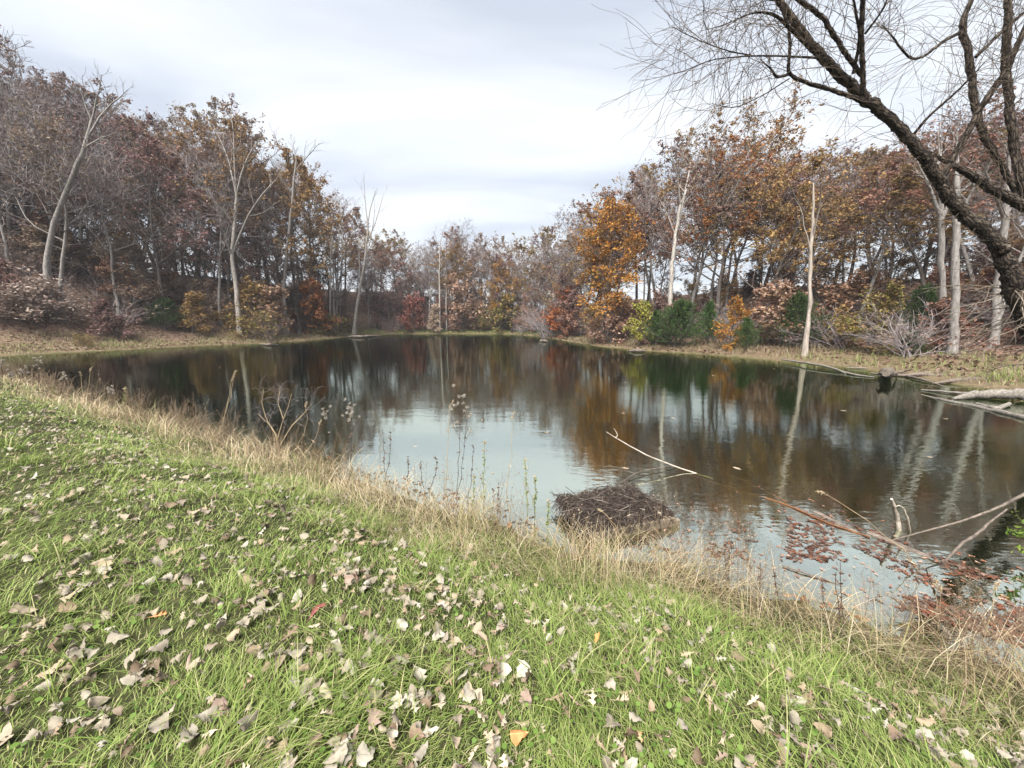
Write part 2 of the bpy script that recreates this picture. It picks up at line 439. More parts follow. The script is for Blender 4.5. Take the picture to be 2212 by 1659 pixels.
def make_cedar(seed, H=3.0, wide=.42, n=90):
    rng = np.random.RandomState(seed)
    gt, gc = Geo(), Geo()
    P0 = grow(rng, np.array([[0, 0, -.1]]), np.array([[0, 0, 1.]]), np.array([H * .95]), 7, .05, .04)
    R0 = taper(H, .02 * H, 7, .2, .1)[None]
    P1, R1, _ = spawn(rng, P0, R0, n, .03, 1., 68, 30, lambda t: wide * (1.08 - .92 * t) + .03, 5, .10, .10, .35, .005)
    P2, R2, _ = spawn(rng, P1, R1, 7, .2, 1, 42, 26, lambda t: .34 + 0 * t, 3, .10, .12, .5, .004)
    tubes(gt, P0, R0, 7); tubes(gt, P1, R1, 3); tubes(gc, P2, R2, 3, 0)
    # scale-leaf sprays: slivers along the twigs
    A, B = P2[:, 1:].reshape(-1, 3), np.repeat(nrm(P2[:, -1] - P2[:, 0]), 2, 0)
    k = 9
    c = np.repeat(A, k, 0); m = len(c)
    d = nrm(np.repeat(B, k, 0) + rng.randn(m, 3) * .55 + [0, 0, .35])
    c = c + rng.randn(m, 3) * .03 * H / 3
    s = (.075 * H / 3 * (.6 + .8 * rng.rand(m)))[:, None]
    u = nrm(np.cross(d, rng.randn(m, 3)))
    v = np.stack([c, c + d * s * .6 + u * s * .22, c + d * s * 1.5, c + d * s * .6 - u * s * .22], 1)
    i = np.arange(m)[:, None] * 4
    gc.add(v, q=i + [0, 1, 2, 3], m=1)
    return gt, gc
def make_brush(seed, H=2.2, n=11, spread=.5, fine=6, nleaf=0, arch=-.02):
    rng = np.random.RandomState(seed)
    gt, gc = Geo(), Geo()
    S = np.concatenate([rng.randn(n, 2) * .16 * H * spread, np.full((n, 1), -.08)], 1)
    D = np.concatenate([rng.randn(n, 2) * spread, np.ones((n, 1))], 1)
    P0 = grow(rng, S, D, H * (.6 + .5 * rng.rand(n)), 7, arch, .10)
    R0 = np.tile(np.linspace(.008 * H + .004, .004, 7), (n, 1))
    P1, R1, _ = spawn(rng, P0, R0, fine, .2, 1, 42, 25, lambda t: .5 * (1.15 - .6 * t), 5, .02, .13, .7, .004)
    P2, R2, _ = spawn(rng, P1, R1, 4, .2, 1, 40, 25, lambda t: .55 + 0 * t, 3, .02, .15, .7, .0035)
    tubes(gt, P0, R0, 4); tubes(gc, P1, R1, 3, 0); tubes(gc, P2, R2, 3, 0)
    if nleaf:
        leaves(gc, rng, np.concatenate([P2.reshape(-1, 3), P1[:, 2:].reshape(-1, 3)]), nleaf, .055 * H / 2.2, .06, 1, flat=.7)
    return gt, gc
ARCH = {}
def arche(key, gens, tm, cm):
    ARCH[key] = [(gt.mesh(key + "_trunk", [tm]), gc.mesh(key + "_crown", cm, smooth=False)) for gt, gc in gens]
arche('oak', [make_tree(10 + i, fb=[.38, .32, .45, .36, .42, .3, .4][i], nleaf=[5600, 6800, 4200, 6000, 4800, 7400, 3600][i], nl=[15, 17, 13, 16, 14, 18, 14][i], lenf=[.33, .37, .31, .36, .34, .39, .30][i]) for i in range(7)], BARK, [TWIG, LV['rust']])
arche('talloak', [make_tree(30 + i, fb=[.50, .46, .54, .50][i], nleaf=[6200, 5200, 7200, 4400][i], nl=[13, 12, 15, 12][i], lenf=[.36, .40, .34, .42][i], ang=(72, 30), lsize=.115, spread=.115, tw=5, r0=.19) for i in range(4)], BARK, [TWIG, LV['rust']])
arche('sparse', [make_tree(40 + i, fb=.42, nleaf=1900, nl=15, ang=(58, 26), bare=True, lenf=.33, r0=.17, sub=6, tw=4, twr=.012) for i in range(3)], BARK_GREY, [TWIG_GREY, LV['brown']])
arche('bare', [make_tree(50 + i, fb=.45, nleaf=0, nl=15, ang=(55, 24), bare=True, lenf=.32, r0=.16, sub=6, tw=4, twr=.012) for i in range(3)], BARK_GREY, [TWIG_GREY, LV['brown']])
arche('amber', [make_tree(60 + i, H=14, fb=.15, nl=24, ang=(62, 34), lenf=.30, nleaf=9500, lsize=.105, spread=.17, dens=(.5, 1.5), r0=.16) for i in range(2)], BARK, [TWIG, LV['amber']])
arche('young', [make_tree(65 + i, H=8, r0=.075, fb=.12, nl=20, ang=(70, 34), lenf=.36, nleaf=[5200, 4000, 3000][i], lsize=.075, spread=.13, sub=6, tw=4, twr=.007) for i in range(3)], BARK, [TWIG, LV['rust']])
arche('sapling', [make_sapling(70 + i, wide=[.34, .4, .3, .45][i], cone=[.8, .6, .75, .5][i]) for i in range(4)], BARK, [TWIG, LV['rust']])
arche('bush', [make_sapling(80 + i, H=2.6, nl=10, nstem=6, wide=.42, cone=.35, nleaf=1900, lsize=.075, spread=.11) for i in range(3)], TWIG, [TWIG, LV['olive']])
arche('cedar', [make_cedar(90, wide=.40), make_cedar(91, wide=.33, n=80), make_cedar(92, H=3, wide=.5, n=100)], BARK, [TWIG, LV['cedar']])
arche('brush', [make_brush(100 + i, nleaf=[0, 260, 500][i]) for i in range(3)], TWIG_GREY, [TWIG_GREY, LV['wine']])
def plant(name, key, i, loc, s, rz, label, cat, leaf=None, bark=None, group=None, sxy=None):
    if key in ('oak', 'talloak', 'sparse', 'bare', 'amber'): s, sxy = s * .87, (sxy or 1) * 1.08
    t = thing(name, label, cat, loc, rz, (s * (sxy or 1), s * (sxy or 1), s), group)
    mt, mc = ARCH[key][i % len(ARCH[key])]
    a = obj('trunk' if key not in ('brush', 'bush') else 'stems', mt, t)
    c = obj('crown', mc, t)
    if leaf and len(c.material_slots) > 1:
        c.material_slots[1].link = 'OBJECT'; c.material_slots[1].material = LV[leaf]
    if bark:
        a.material_slots[0].link = 'OBJECT'; a.material_slots[0].material = bark
    return t

# ------------------------------------------------------------------ the ground, one sheet to the horizon
def axis(lo, hi, a, b, step, far):
    mid = list(np.arange(a, b + 1e-6, step))
    l, s = [a], step
    while l[-1] > lo: s = min(s * 1.13, far); l.append(l[-1] - s)
    r, s = [b], step
    while r[-1] < hi: s = min(s * 1.13, far); r.append(r[-1] + s)
    return np.array(sorted(set(l[1:] + mid + r[1:])))
def build_ground():
    xs, ys = axis(-900, 900, -12, 9, .16, 60), axis(-300, 1200, -1, 12, .13, 60)
    # keep the sheet fine enough round the pond
    def refine(a, lo, hi, mx):
        out = [a[0]]
        for p, q in zip(a[:-1], a[1:]):
            k = int(math.ceil((q - p) / mx)) if q > lo and p < hi else 1
            out += list(p + (q - p) * (np.arange(k) + 1) / k)
        return np.array(out)
    xs, ys = refine(xs, -60, 45, .7), refine(ys, -4, 90, .8)
    X, Y = np.meshgrid(xs, ys)
    z, d, wn = terrain(X.ravel(), Y.ravel(), True)
    g = Geo()
    nx, ny = len(xs), len(ys)
    i, j = np.meshgrid(np.arange(nx - 1), np.arange(ny - 1))
    b = (j * nx + i).ravel()
    g.add(np.stack([X.ravel(), Y.ravel(), z], -1), q=np.stack([b, b + 1, b + nx + 1, b + nx], -1))
    m, nt, bs = new_mat("ground_soil_and_litter")
    L, N = nt.links.new, nt.nodes.new
    def attr(n):
        a = N("ShaderNodeAttribute"); a.attribute_name = n; return a.outputs["Fac"]
    tc = N("ShaderNodeTexCoord")
    def noise(s, det=6):
        n = N("ShaderNodeTexNoise"); n.inputs["Scale"].default_value = s; n.inputs["Detail"].default_value = det; n.inputs["Roughness"].default_value = .65
        L(tc.outputs["Object"], n.inputs["Vector"]); return n.outputs["Fac"]
    vor = N("ShaderNodeTexVoronoi"); vor.inputs["Scale"].default_value = 7.0
    L(tc.outputs["Object"], vor.inputs["Vector"])
    sepv = N("ShaderNodeSeparateColor"); L(vor.outputs["Color"], sepv.inputs[0])
    litter = ramp(nt, [(.045, .028, .020), (.10, .060, .040), (.15, .10, .07), (.075, .042, .028), (.20, .15, .11)], sepv.outputs[0])
    lawn = ramp(nt, [(.018, .017, .008, .3), (.034, .036, .012, .55), (.075, .06, .032, .8)], noise(14))
    shore = ramp(nt, [(.065, .045, .026, .3), (.13, .095, .056, .6), (.22, .17, .11, .8)], noise(6))
    bed = ramp(nt, [(.030, .036, .009, .3), (.046, .054, .013, .55), (.09, .07, .022, .8)], noise(3))
    def mixc(f, a, b_):
        x = N("ShaderNodeMix"); x.data_type = 'RGBA'
        L(f, x.inputs["Factor"]); L(a, x.inputs[6]); L(b_, x.inputs[7]); return x.outputs[2]
    c = mixc(attr("forest"), shore.outputs[0], litter.outputs[0])
    c = mixc(attr("lawn"), c, lawn.outputs[0])
    c = mixc(attr("bed"), c, bed.outputs[0])
    L(c, bs.inputs["Base Color"])
    bp = N("ShaderNodeBump"); bp.inputs["Strength"].default_value = .7; bp.inputs["Distance"].default_value = .05
    L(noise(9), bp.inputs["Height"]); L(bp.outputs[0], bs.inputs["Normal"])
    bs.inputs["Roughness"].default_value = .95
    me = g.mesh("ground", [m])
    nz = vnoise(X.ravel(), Y.ravel(), 2.0, 7)
    for n, v in (("forest", (1 - wn) * sstep(2.2, 6.5, d + (nz - .5) * 3 - 3.5 * sstep(8, 14, X.ravel()) * sstep(26, 22, Y.ravel()))), ("lawn", wn * sstep(-.1, .3, d)), ("bed", sstep(.12, -.15, d))):
        a = me.attributes.new(n, 'FLOAT', 'POINT'); a.data.foreach_set("value", v.astype(np.float32))
    obj("ground", me, kind='structure')
build_ground()

# ------------------------------------------------------------------ the pond's water
def build_water():
    g = Geo()
    g.add([(-38, -.5, 0), (21, -.5, 0), (21, 69, 0), (-38, 69, 0)], q=[(0, 1, 2, 3)])
    m = bpy.data.materials.new("pond_water"); m.use_nodes = True
    nt = m.node_tree; nt.nodes.clear()
    N, L = nt.nodes.new, nt.links.new
    out = N("ShaderNodeOutputMaterial")
    tc = N("ShaderNodeTexCoord")
    def wave(sc, s, det):
        mp = N("ShaderNodeMapping"); mp.inputs["Scale"].default_value = sc; mp.inputs["Rotation"].default_value = (0, 0, .12)
        L(tc.outputs["Object"], mp.inputs[0])
        n = N("ShaderNodeTexNoise"); n.inputs["Scale"].default_value = s; n.inputs["Detail"].default_value = det; n.inputs["Roughness"].default_value = .5
        L(mp.outputs[0], n.inputs["Vector"]); return n.outputs["Fac"]
    a, b = wave((.55, 1.4, 1), 9.0, 3), wave((.4, .9, 1), 2.0, 2)
    patch = wave((.5, 1, 1), .13, 2)
    pr = N("ShaderNodeMapRange"); pr.inputs["From Min"].default_value, pr.inputs["From Max"].default_value = .38, .62
    pr.inputs["To Min"].default_value, pr.inputs["To Max"].default_value = .45, 1.25
    L(patch, pr.inputs["Value"])
    am = N("ShaderNodeMath"); am.operation = 'MULTIPLY'; L(a, am.inputs[0]); L(pr.outputs[0], am.inputs[1])
    bm = N("ShaderNodeMath"); bm.operation = 'MULTIPLY'; L(b, bm.inputs[0]); bm.inputs[1].default_value = 2.2
    su = N("ShaderNodeMath"); su.operation = 'ADD'; L(am.outputs[0], su.inputs[0]); L(bm.outputs[0], su.inputs[1])
    bp = N("ShaderNodeBump"); bp.inputs["Strength"].default_value = 1.0; bp.inputs["Distance"].default_value = WAVE
    L(su.outputs[0], bp.inputs["Height"])
    gl = N("ShaderNodeBsdfGlossy"); gl.inputs["Roughness"].default_value = .012
    gl.inputs["Color"].default_value = (.88, .95, .85, 1)
    L(bp.outputs[0], gl.inputs["Normal"])
    tr = N("ShaderNodeBsdfTransparent"); tr.inputs["Color"].default_value = (.66, .70, .42, 1)
    lw = N("ShaderNodeLayerWeight"); lw.inputs["Blend"].default_value = .5
    L(bp.outputs[0], lw.inputs["Normal"])
    fr = ramp(nt, [(.06, .06, .06, .12), (.17, .17, .17, .33), (.70, .70, .70, .58), (.66, .66, .66, .76), (.54, .54, .54, .88), (.56, .56, .56, .98)], lw.outputs["Facing"])
    mx = N("ShaderNodeMixShader")
    L(fr.outputs[0], mx.inputs[0]); L(tr.outputs[0], mx.inputs[1]); L(gl.outputs[0], mx.inputs[2])
    L(mx.outputs[0], out.inputs["Surface"])
    va = N("ShaderNodeVolumeAbsorption"); va.inputs["Color"].default_value = (.50, .64, .18, 1); va.inputs["Density"].default_value = 1.1
    L(va.outputs[0], out.inputs["Volume"])
    obj("pond_water", g.mesh("pond_water", [m]), kind='structure')
WAVE = .0019
build_water()

# ------------------------------------------------------------------ the woods
RNG = np.random.RandomState(2024)
SHORE_PX = np.array([(-500, 22), (0, 26), (250, 30), (420, 35), (560, 39), (640, 43), (750, 54), (800, 65), (1100, 65), (1200, 48), (1290, 35), (1400, 29.5), (1550, 25.7), (1650, 22.9), (1760, 20.6), (1870, 18), (1950, 16.1), (2050, 14), (2212, 12.6), (2800, 11)])
SKY_PX = np.array([(-500, 60), (0, 60), (60, 85), (100, 115), (160, 140), (230, 170), (280, 215), (330, 205), (400, 235), (450, 245), (500, 235), (540, 265), (560, 300), (620, 305), (680, 335), (730, 400), (760, 440), (800, 490), (870, 500), (940, 500), (1000, 478), (1040, 480), (1080, 515), (1130, 500), (1200, 490), (1240, 500), (1270, 440), (1310, 405), (1340, 420), (1370, 345), (1400, 340), (1450, 330), (1500, 285), (1550, 270), (1600, 285), (1650, 345), (1700, 350), (1750, 330), (1800, 300), (1900, 290), (2000, 250), (2212, 230), (2800, 200)])
def shore_y(px): return float(np.interp(px, SHORE_PX[:, 0], SHORE_PX[:, 1]))
def base_at(px, y):
    x = (px * 1024 / W0 - 512) / 395.0 * y
    return np.array([x, y, tz(x, y)])
def height_to(px, py, y, zb): return at(px, py, y)[2] - zb
LAND = [(-200, "the left edge of the wood"), (100, "the tall leaning grey tree"), (355, "the lone juniper bush"), (505, "the big white-trunked tree"), (620, "the tall straight grey trunk"), (730, "the slim pale stems"), (780, "the bare white snag"), (890, "the red sapling"), (950, "the thin white pole trunk"),
        (1000, "the pinkish tan sapling"), (1080, "the golden young tree"), (1180, "the grey drooping thicket"), (1300, "the amber tree"), (1450, "the forked white trunk"), (1555, "the tall orange-topped tree"), (1620, "the small cone-shaped juniper"), (1745, "the flaking pale snag"), (1890, "the olive young oak"), (2055, "the thick grey trunks"), (2300, "the big leaning willow")]
KIND_WORD = {'rust': "rust-brown oak", 'wine': "purplish brown oak", 'brown': "dull brown oak", 'ochre': "ochre-leaved oak"}
def bg_label(adj, row, px):
    lp, ln = min(LAND, key=lambda k: abs(k[0] - px))
    rel = "behind" if abs(lp - px) < 22 else ("left of" if px < lp else "right of")
    where = ["in front", "deeper in", "far back"][row]
    return f"{adj} {where}, {rel} {ln}"
def zone(px): return "trees on the left hillside" if px < 770 else ("trees beyond the far end of the pond" if px < 1230 else "trees on the right bank")
HERO_PX = [(100, 0), (185, 0), (505, 0), (620, 0), (730, 0), (780, 0), (950, 0), (1080, 0), (1300, 0), (1450, 0), (1540, 0), (1745, 0), (2040, 0)]
def background():
    rows = [  # px0, px1, spacing px, distance beyond the shore, row word, height range against the skyline
        (-330, 770, 112, 7, 0, (.72, .9)), (-330, 760, 100, 11, 0, (.80, 1.0)), (-300, 770, 96, 15, 1, (.88, 1.03)), (-330, 780, 92, 19.5, 1, (.9, 1.03)), (-300, 770, 92, 24, 2, (.92, 1.02)), (-320, 770, 96, 30, 2, (.92, 1.0)),
        (800, 1240, 60, 6, 0, (.65, .88)), (790, 1250, 54, 11, 1, (.78, .95)), (790, 1260, 54, 17, 1, (.85, .98)), (800, 1240, 60, 24, 2, (.85, .96)),
        (1270, 2700, 140, 9, 0, (.8, 1.0)), (1260, 2700, 118, 13.5, 0, (.86, 1.02)), (1290, 2700, 112, 18, 1, (.92, 1.03)), (1270, 2700, 105, 24, 2, (.93, 1.02)), (1280, 2600, 85, 20, 2, (.6, .9)), (1330, 2600, 125, 15, 1, (.55, .85))]
    for (a, b, sp, off, row, hr) in rows:
        px = a + sp * RNG.rand() * .5
        while px < b:
            p = px + (RNG.rand() - .5) * sp * .45
            y = shore_y(p) + off * (1 + (RNG.rand() - .5) * .3)
            B = base_at(p, y)
            sky_y = np.interp(p, SKY_PX[:, 0], SKY_PX[:, 1])
            H = height_to(p, sky_y, y, B[2]) * (hr[0] + (hr[1] - hr[0]) * RNG.rand())
            H = float(np.clip(H, 8, 27))
            u = RNG.rand()
            if p < 330: mix = [('bare', .28), ('sparse', .56), ('wine', .74), ('brown', .92), ('rust', 1)]
            elif p < 770: mix = [('bare', .10), ('sparse', .34), ('wine', .54), ('brown', .76), ('rust', .92), ('ochre', 1)]
            elif p < 1260: mix = [('bare', .16), ('sparse', .32), ('wine', .52), ('brown', .72), ('rust', .86), ('ochre', 1)]
            else: mix = [('bare', .03), ('sparse', .14), ('wine', .28), ('rust', .62), ('brown', .74), ('ochre', 1)]
            k = next(n for n, c in mix if u <= c)
            rz, s = RNG.rand() * 6.28, H / 18.0
            wide = float(np.clip(1.15 * (18 / H) ** .35, .9, 1.4))
            i = RNG.randint(0, 99)
            if k == 'bare': plant('bare_tree', 'bare', i, B, s, rz, bg_label("bare grey tree", row, p), 'tree', group=zone(p), sxy=wide)
            elif k == 'sparse': plant('bare_tree', 'sparse', i, B, s, rz, bg_label("thin-leaved grey tree", row, p), 'tree', leaf=['brown', 'wine'][i % 2], group=zone(p), sxy=wide)
            else: plant('oak_tree', 'talloak' if p > 1230 else 'oak', i, B, s, rz, bg_label(KIND_WORD[k], row, p), 'tree', leaf=k, group=zone(p), sxy=wide, bark=BARK_GREY if RNG.rand() < .25 else None)
            px += sp
background()
def middle_storey():
    for (a, b, n, o0, o1, h0, h1) in ((-300, 775, 40, 6, 24, 6, 11), (800, 1250, 26, 5, 16, 6, 10), (1270, 2500, 20, 9, 19, 3.5, 6.5)):
        for q in range(n):
            p = a + (b - a) * (q + RNG.rand()) / n
            off = o0 + (o1 - o0) * RNG.rand()
            B = base_at(p, shore_y(p) + off)
            k = ['wine', 'brown', 'rust', 'brown', 'wine', 'ochre'][RNG.randint(0, 6)]
            H = h0 + (h1 - h0) * RNG.rand()
            plant('young_oak', 'young', RNG.randint(0, 9), B, H / 8.0, RNG.rand() * 6.28, bg_label(KIND_WORD[k].replace('oak', 'young oak'), 0 if off < 10 else (1 if off < 17 else 2), p), 'tree', leaf=k, group="young " + zone(p), sxy=1.1)
middle_storey()

# understory saplings and brush on the slopes
CLEAR = [(70, 4.5), (-20, 4), (355, 5.5), (548, 2.8), (508, 5), (175, 2), (535, 5.5), (590, 4.5), (705, 4.5), (670, 7), (890, 2.5), (936, 2.2), (1000, 3.5), (1075, 2.6), (1212, 3.2), (1318, 2.2), (1385, 2), (1462, 2), (1580, 2.4), (1618, 2.6), (1690, 5), (1885, 4.6), (2050, 7.5), (1747, 2.2), (2148, 8), (1452, 4), (768, .6), (950, 2), (1300, 2.6), (1083, 4), (1533, 4.5)]
def blocked(p, off): return any(abs(p - a) < 38 and off < b + 1.2 for a, b in CLEAR)
def understory():
    for (a, b, n, o0, o1) in ((-250, 770, 46, 3.5, 17), (790, 1250, 40, 3.5, 15), (1270, 2500, 62, 5.5, 17)):
        for q in range(n):
            p = a + (b - a) * (q + RNG.rand()) / n
            off = o0 + (o1 - o0) * RNG.rand()
            if blocked(p, off): continue
            y = shore_y(p) + off
            B = base_at(p, y)
            k = ['rust', 'wine', 'brown', 'rust', 'ochre', 'wine', 'pink', 'red'][RNG.randint(0, 8 if p > 1250 else 7)]
            H = (2.2 + 2.6 * RNG.rand()) * (.75 if p > 1250 else 1)
            word = {'rust': "rust-leaved", 'wine': "dull purple-brown", 'brown': "brown-leaved", 'ochre': "yellowish brown", 'pink': "pinkish tan", 'red': "dark red"}[k]
            lp, ln = min(LAND, key=lambda t: abs(t[0] - p))
            rel = "behind" if abs(lp - p) < 22 else ("left of" if p < lp else "right of")
            hh = "knee-high up the slope" if off > 10 else "low on the slope"
            lab = f"{word} sapling {'higher' if off > 10 else 'low'} on the slope, {rel} {ln}"
            plant('oak_sapling', 'sapling', RNG.randint(0, 9), B, H / 4.0, RNG.rand() * 6.28, lab, 'sapling', leaf=k, group="undergrowth saplings, " + zone(p)[6:], sxy=1.25)
    for (a, b, n, o0, o1) in ((-200, 780, 48, 3, 16), (800, 1250, 34, 2.5, 14), (1280, 2500, 40, 4.5, 14)):
        for q in range(n):
            p = a + (b - a) * (q + RNG.rand()) / n
            off = o0 + (o1 - o0) * RNG.rand()
            if blocked(p, off): continue
            B = base_at(p, shore_y(p) + off)
            lp, ln = min(LAND, key=lambda t: abs(t[0] - p))
            rel = "behind" if abs(lp - p) < 22 else ("left of" if p < lp else "right of")
            lab = f"leafless brush {'up' if off > 9 else 'below'} the slope, {rel} {ln}"
            plant('brush_shrub', 'brush', RNG.randint(0, 9), B, (1.6 + 1.6 * RNG.rand()) / 2.2, RNG.rand() * 6.28, lab, 'shrub', leaf=['wine', 'brown', 'rust'][RNG.randint(0, 3)], group="brush, " + zone(p)[6:], sxy=1.4)
understory()

# the plants that stand out along the shore: px, py top, metres beyond the shore, kind, leaf colour, width, label
def standouts():
    L = [
        ('pale_bush', 'bush', 70, 590, 4.5, 'palebush', 1.5, "pale tan leafy bush on the left slope near the water", 'bush'),
        ('pale_bush', 'bush', -20, 615, 4.0, 'palebush', 1.3, "pale tan bush cut by the left edge of the view", 'bush'),
        ('juniper_bush', 'cedar', 355, 648, 5.5, 'cedar', 1.3, "lone dark green juniper bush on the left slope", 'bush'),
        ('olive_bush', 'bush', 548, 668, 2.8, 'olive', 1.5, "olive green bush below the big white-trunked tree", 'bush'),
        ('grass_bush', 'bush', 175, 722, 1.6, 'olive', 1.2, "low olive bush at the water's edge on the left", 'bush'),
        ('yellow_sapling', 'sapling', 535, 605, 5.5, 'ochre', 1.1, "yellow-orange sapling beside the big white trunk", 'sapling'),
        ('pink_sapling', 'sapling', 590, 615, 4.5, 'pink', 1.3, "pinkish sapling above the olive bush", 'sapling'),
        ('olive_bush', 'bush', 705, 676, 4.5, 'olive', 1.8, "wide low grey-green bush left of the bare white snag", 'bush'),
        ('orange_sapling', 'sapling', 670, 598, 7, 'orange', 1.2, "orange sapling in front of the slim pale stems", 'sapling'),
        ('red_sapling', 'sapling', 890, 637, 2.5, 'red', 1.1, "bright red sapling on the far bank", 'sapling'),
        ('tan_sapling', 'sapling', 936, 655, 2.2, 'tan', 1.0, "small tan sapling left of the thin white pole trunk", 'sapling'),
        ('pink_sapling', 'sapling', 1000, 612, 3.5, 'pink', 1.1, "tall pinkish tan sapling on the far bank", 'sapling'),
        ('olive_sapling', 'sapling', 1075, 632, 2.6, 'olive', 1.3, "olive and rust sapling on the far bank", 'sapling'),
        ('olive_sapling', 'sapling', 1040, 660, 4, 'olive', 1.2, "smaller olive sapling behind the pinkish tan one", 'sapling'),
        ('orange_sapling', 'sapling', 1212, 618, 3.2, 'orange', 1.2, "orange sapling just right of the grey drooping thicket", 'sapling'),
        ('red_sapling', 'sapling', 1225, 680, 2.0, 'red', 1.1, "low red sapling at the right bend of the shore", 'sapling'),
        ('rust_sapling', 'sapling', 1318, 640, 2.2, 'pink', 1.15, "rusty pink and yellow sapling below the amber tree", 'sapling'),
        ('rust_sapling', 'sapling', 1285, 690, 1.5, 'rust', 1.1, "low rust-brown sapling near the right bend", 'sapling'),
        ('lime_sapling', 'sapling', 1385, 648, 2.0, 'lime', 1.0, "yellow-green cone-shaped sapling on the right shore", 'sapling'),
        ('pink_sapling', 'sapling', 1418, 648, 3.4, 'wine', 1.1, "purplish pink sapling behind the yellow-green one", 'sapling'),
        ('juniper_tree', 'cedar', 1462, 655, 2.0, 'cedar', 1.35, "big dark green juniper at the foot of the forked white trunk", 'tree'),
        ('juniper_tree', 'cedar', 1420, 672, 2.6, 'cedar', 1.0, "narrow dark juniper half hidden behind the big one", 'tree'),
        ('juniper_tree', 'cedar', 1533, 652, 4.5, 'cedar', 1.0, "dark juniper standing further back beneath the oaks", 'tree'),
        ('yellow_sapling', 'sapling', 1580, 662, 2.4, 'amber', .95, "small golden sapling between two junipers", 'sapling'),
        ('juniper_tree', 'cedar', 1618, 688, 2.6, 'cedar', 1.05, "small cone-shaped bright juniper on the right shore", 'tree'),
        ('pink_sapling', 'sapling', 1690, 610, 5.0, 'pink', 1.2, "broad pinkish brown young oak left of the flaking snag", 'sapling'),
        ('juniper_tree', 'cedar', 1728, 640, 4.5, 'cedar', 1.0, "dark juniper hidden behind the flaking snag", 'tree'),
        ('olive_sapling', 'sapling', 1885, 640, 4.6, 'olive', 1.25, "olive-yellow young oak on the right bank", 'sapling'),
        ('olive_sapling', 'sapling', 1835, 655, 5.5, 'ochre', 1.0, "thin ochre sapling left of the olive young oak", 'sapling'),
        ('juniper_tree', 'cedar', 2000, 625, 8.0, 'cedar', .9, "dark juniper high up between grey trunks", 'tree'),
        ('juniper_bush', 'cedar', 1975, 718, 5.0, 'cedar', 1.6, "low spreading juniper bush above the right grass bank", 'bush'),
        ('rust_sapling', 'sapling', 1800, 620, 7, 'rust', 1.3, "rusty sapling halfway up the right slope", 'sapling'),
        ('rust_sapling', 'sapling', 2080, 640, 7, 'rust', 1.3, "rust-leaved sapling behind the thick grey trunks", 'sapling'),
    ]
    base_h = {'bush': 2.6, 'cedar': 3.0, 'sapling': 4.0}
    for q, (nm, key, px, py, off, leaf, wd, lab, cat) in enumerate(L):
        y = shore_y(px) + off
        B = base_at(px, y)
        H = max(.6, height_to(px, py, y, B[2]))
        plant(nm, key, q, B, H / base_h[key], q * 1.7, lab, cat, leaf=leaf, sxy=wd)
standouts()

# tall single trees that can be told apart
def hero_trees():
    def tall(nm, key, i, px, py, off, leaf, wd, lab, bark=None, rz=0.):
        y = shore_y(px) + off
        B = base_at(px, y)
        plant(nm, key, i, B, height_to(px, py, y, B[2]) / (14. if key == 'amber' else 18.), rz, lab, 'tree', leaf=leaf, sxy=wd, bark=bark)
    tall('amber_tree', 'amber', 0, 1300, 400, 2.6, 'amber', 1.25, "tall amber and golden tree at the right bend of the shore")
    tall('golden_tree', 'amber', 1, 1083, 545, 4.0, 'amber', 1.0, "golden orange young tree on the far bank")
    tall('oak_tree', 'oak', 3, 1550, 266, 8.0, 'orange', 1.15, "tall oak with the brightest orange top on the right bank")
    tall('oak_tree', 'oak', 1, 1640, 345, 7.5, 'ochre', 1.1, "broad ochre oak right of the orange-topped one")
    tall('oak_tree', 'oak', 3, 500, 235, 9, 'brown', .9, "tall brown oak crown rising behind the big white trunk")
    tall('oak_tree', 'oak', 0, 645, 305, 7, 'ochre', 1.1, "tall ochre-crowned oak at the right end of the left wood")
    tall('oak_tree', 'oak', 4, 1150, 490, 9, 'ochre', 1.2, "round ochre oak at the skyline of the far bank")
    tall('bare_tree', 'bare', 0, 1020, 470, 10, None, 1.1, "bare grey tree standing above the far bank skyline")
    tall('bare_tree', 'bare', 1, 1385, 335, 9, None, .8, "tall bare grey tree left of the forked white trunk")
    tall('bare_tree', 'bare', 2, 1255, 470, 8, None, .8, "bare feathery grey tree left of the amber tree")
    tall('bare_tree', 'bare', 2, 60, 60, 10, None, 1.1, "tallest bare grey tree at the far left skyline")
hero_trees()

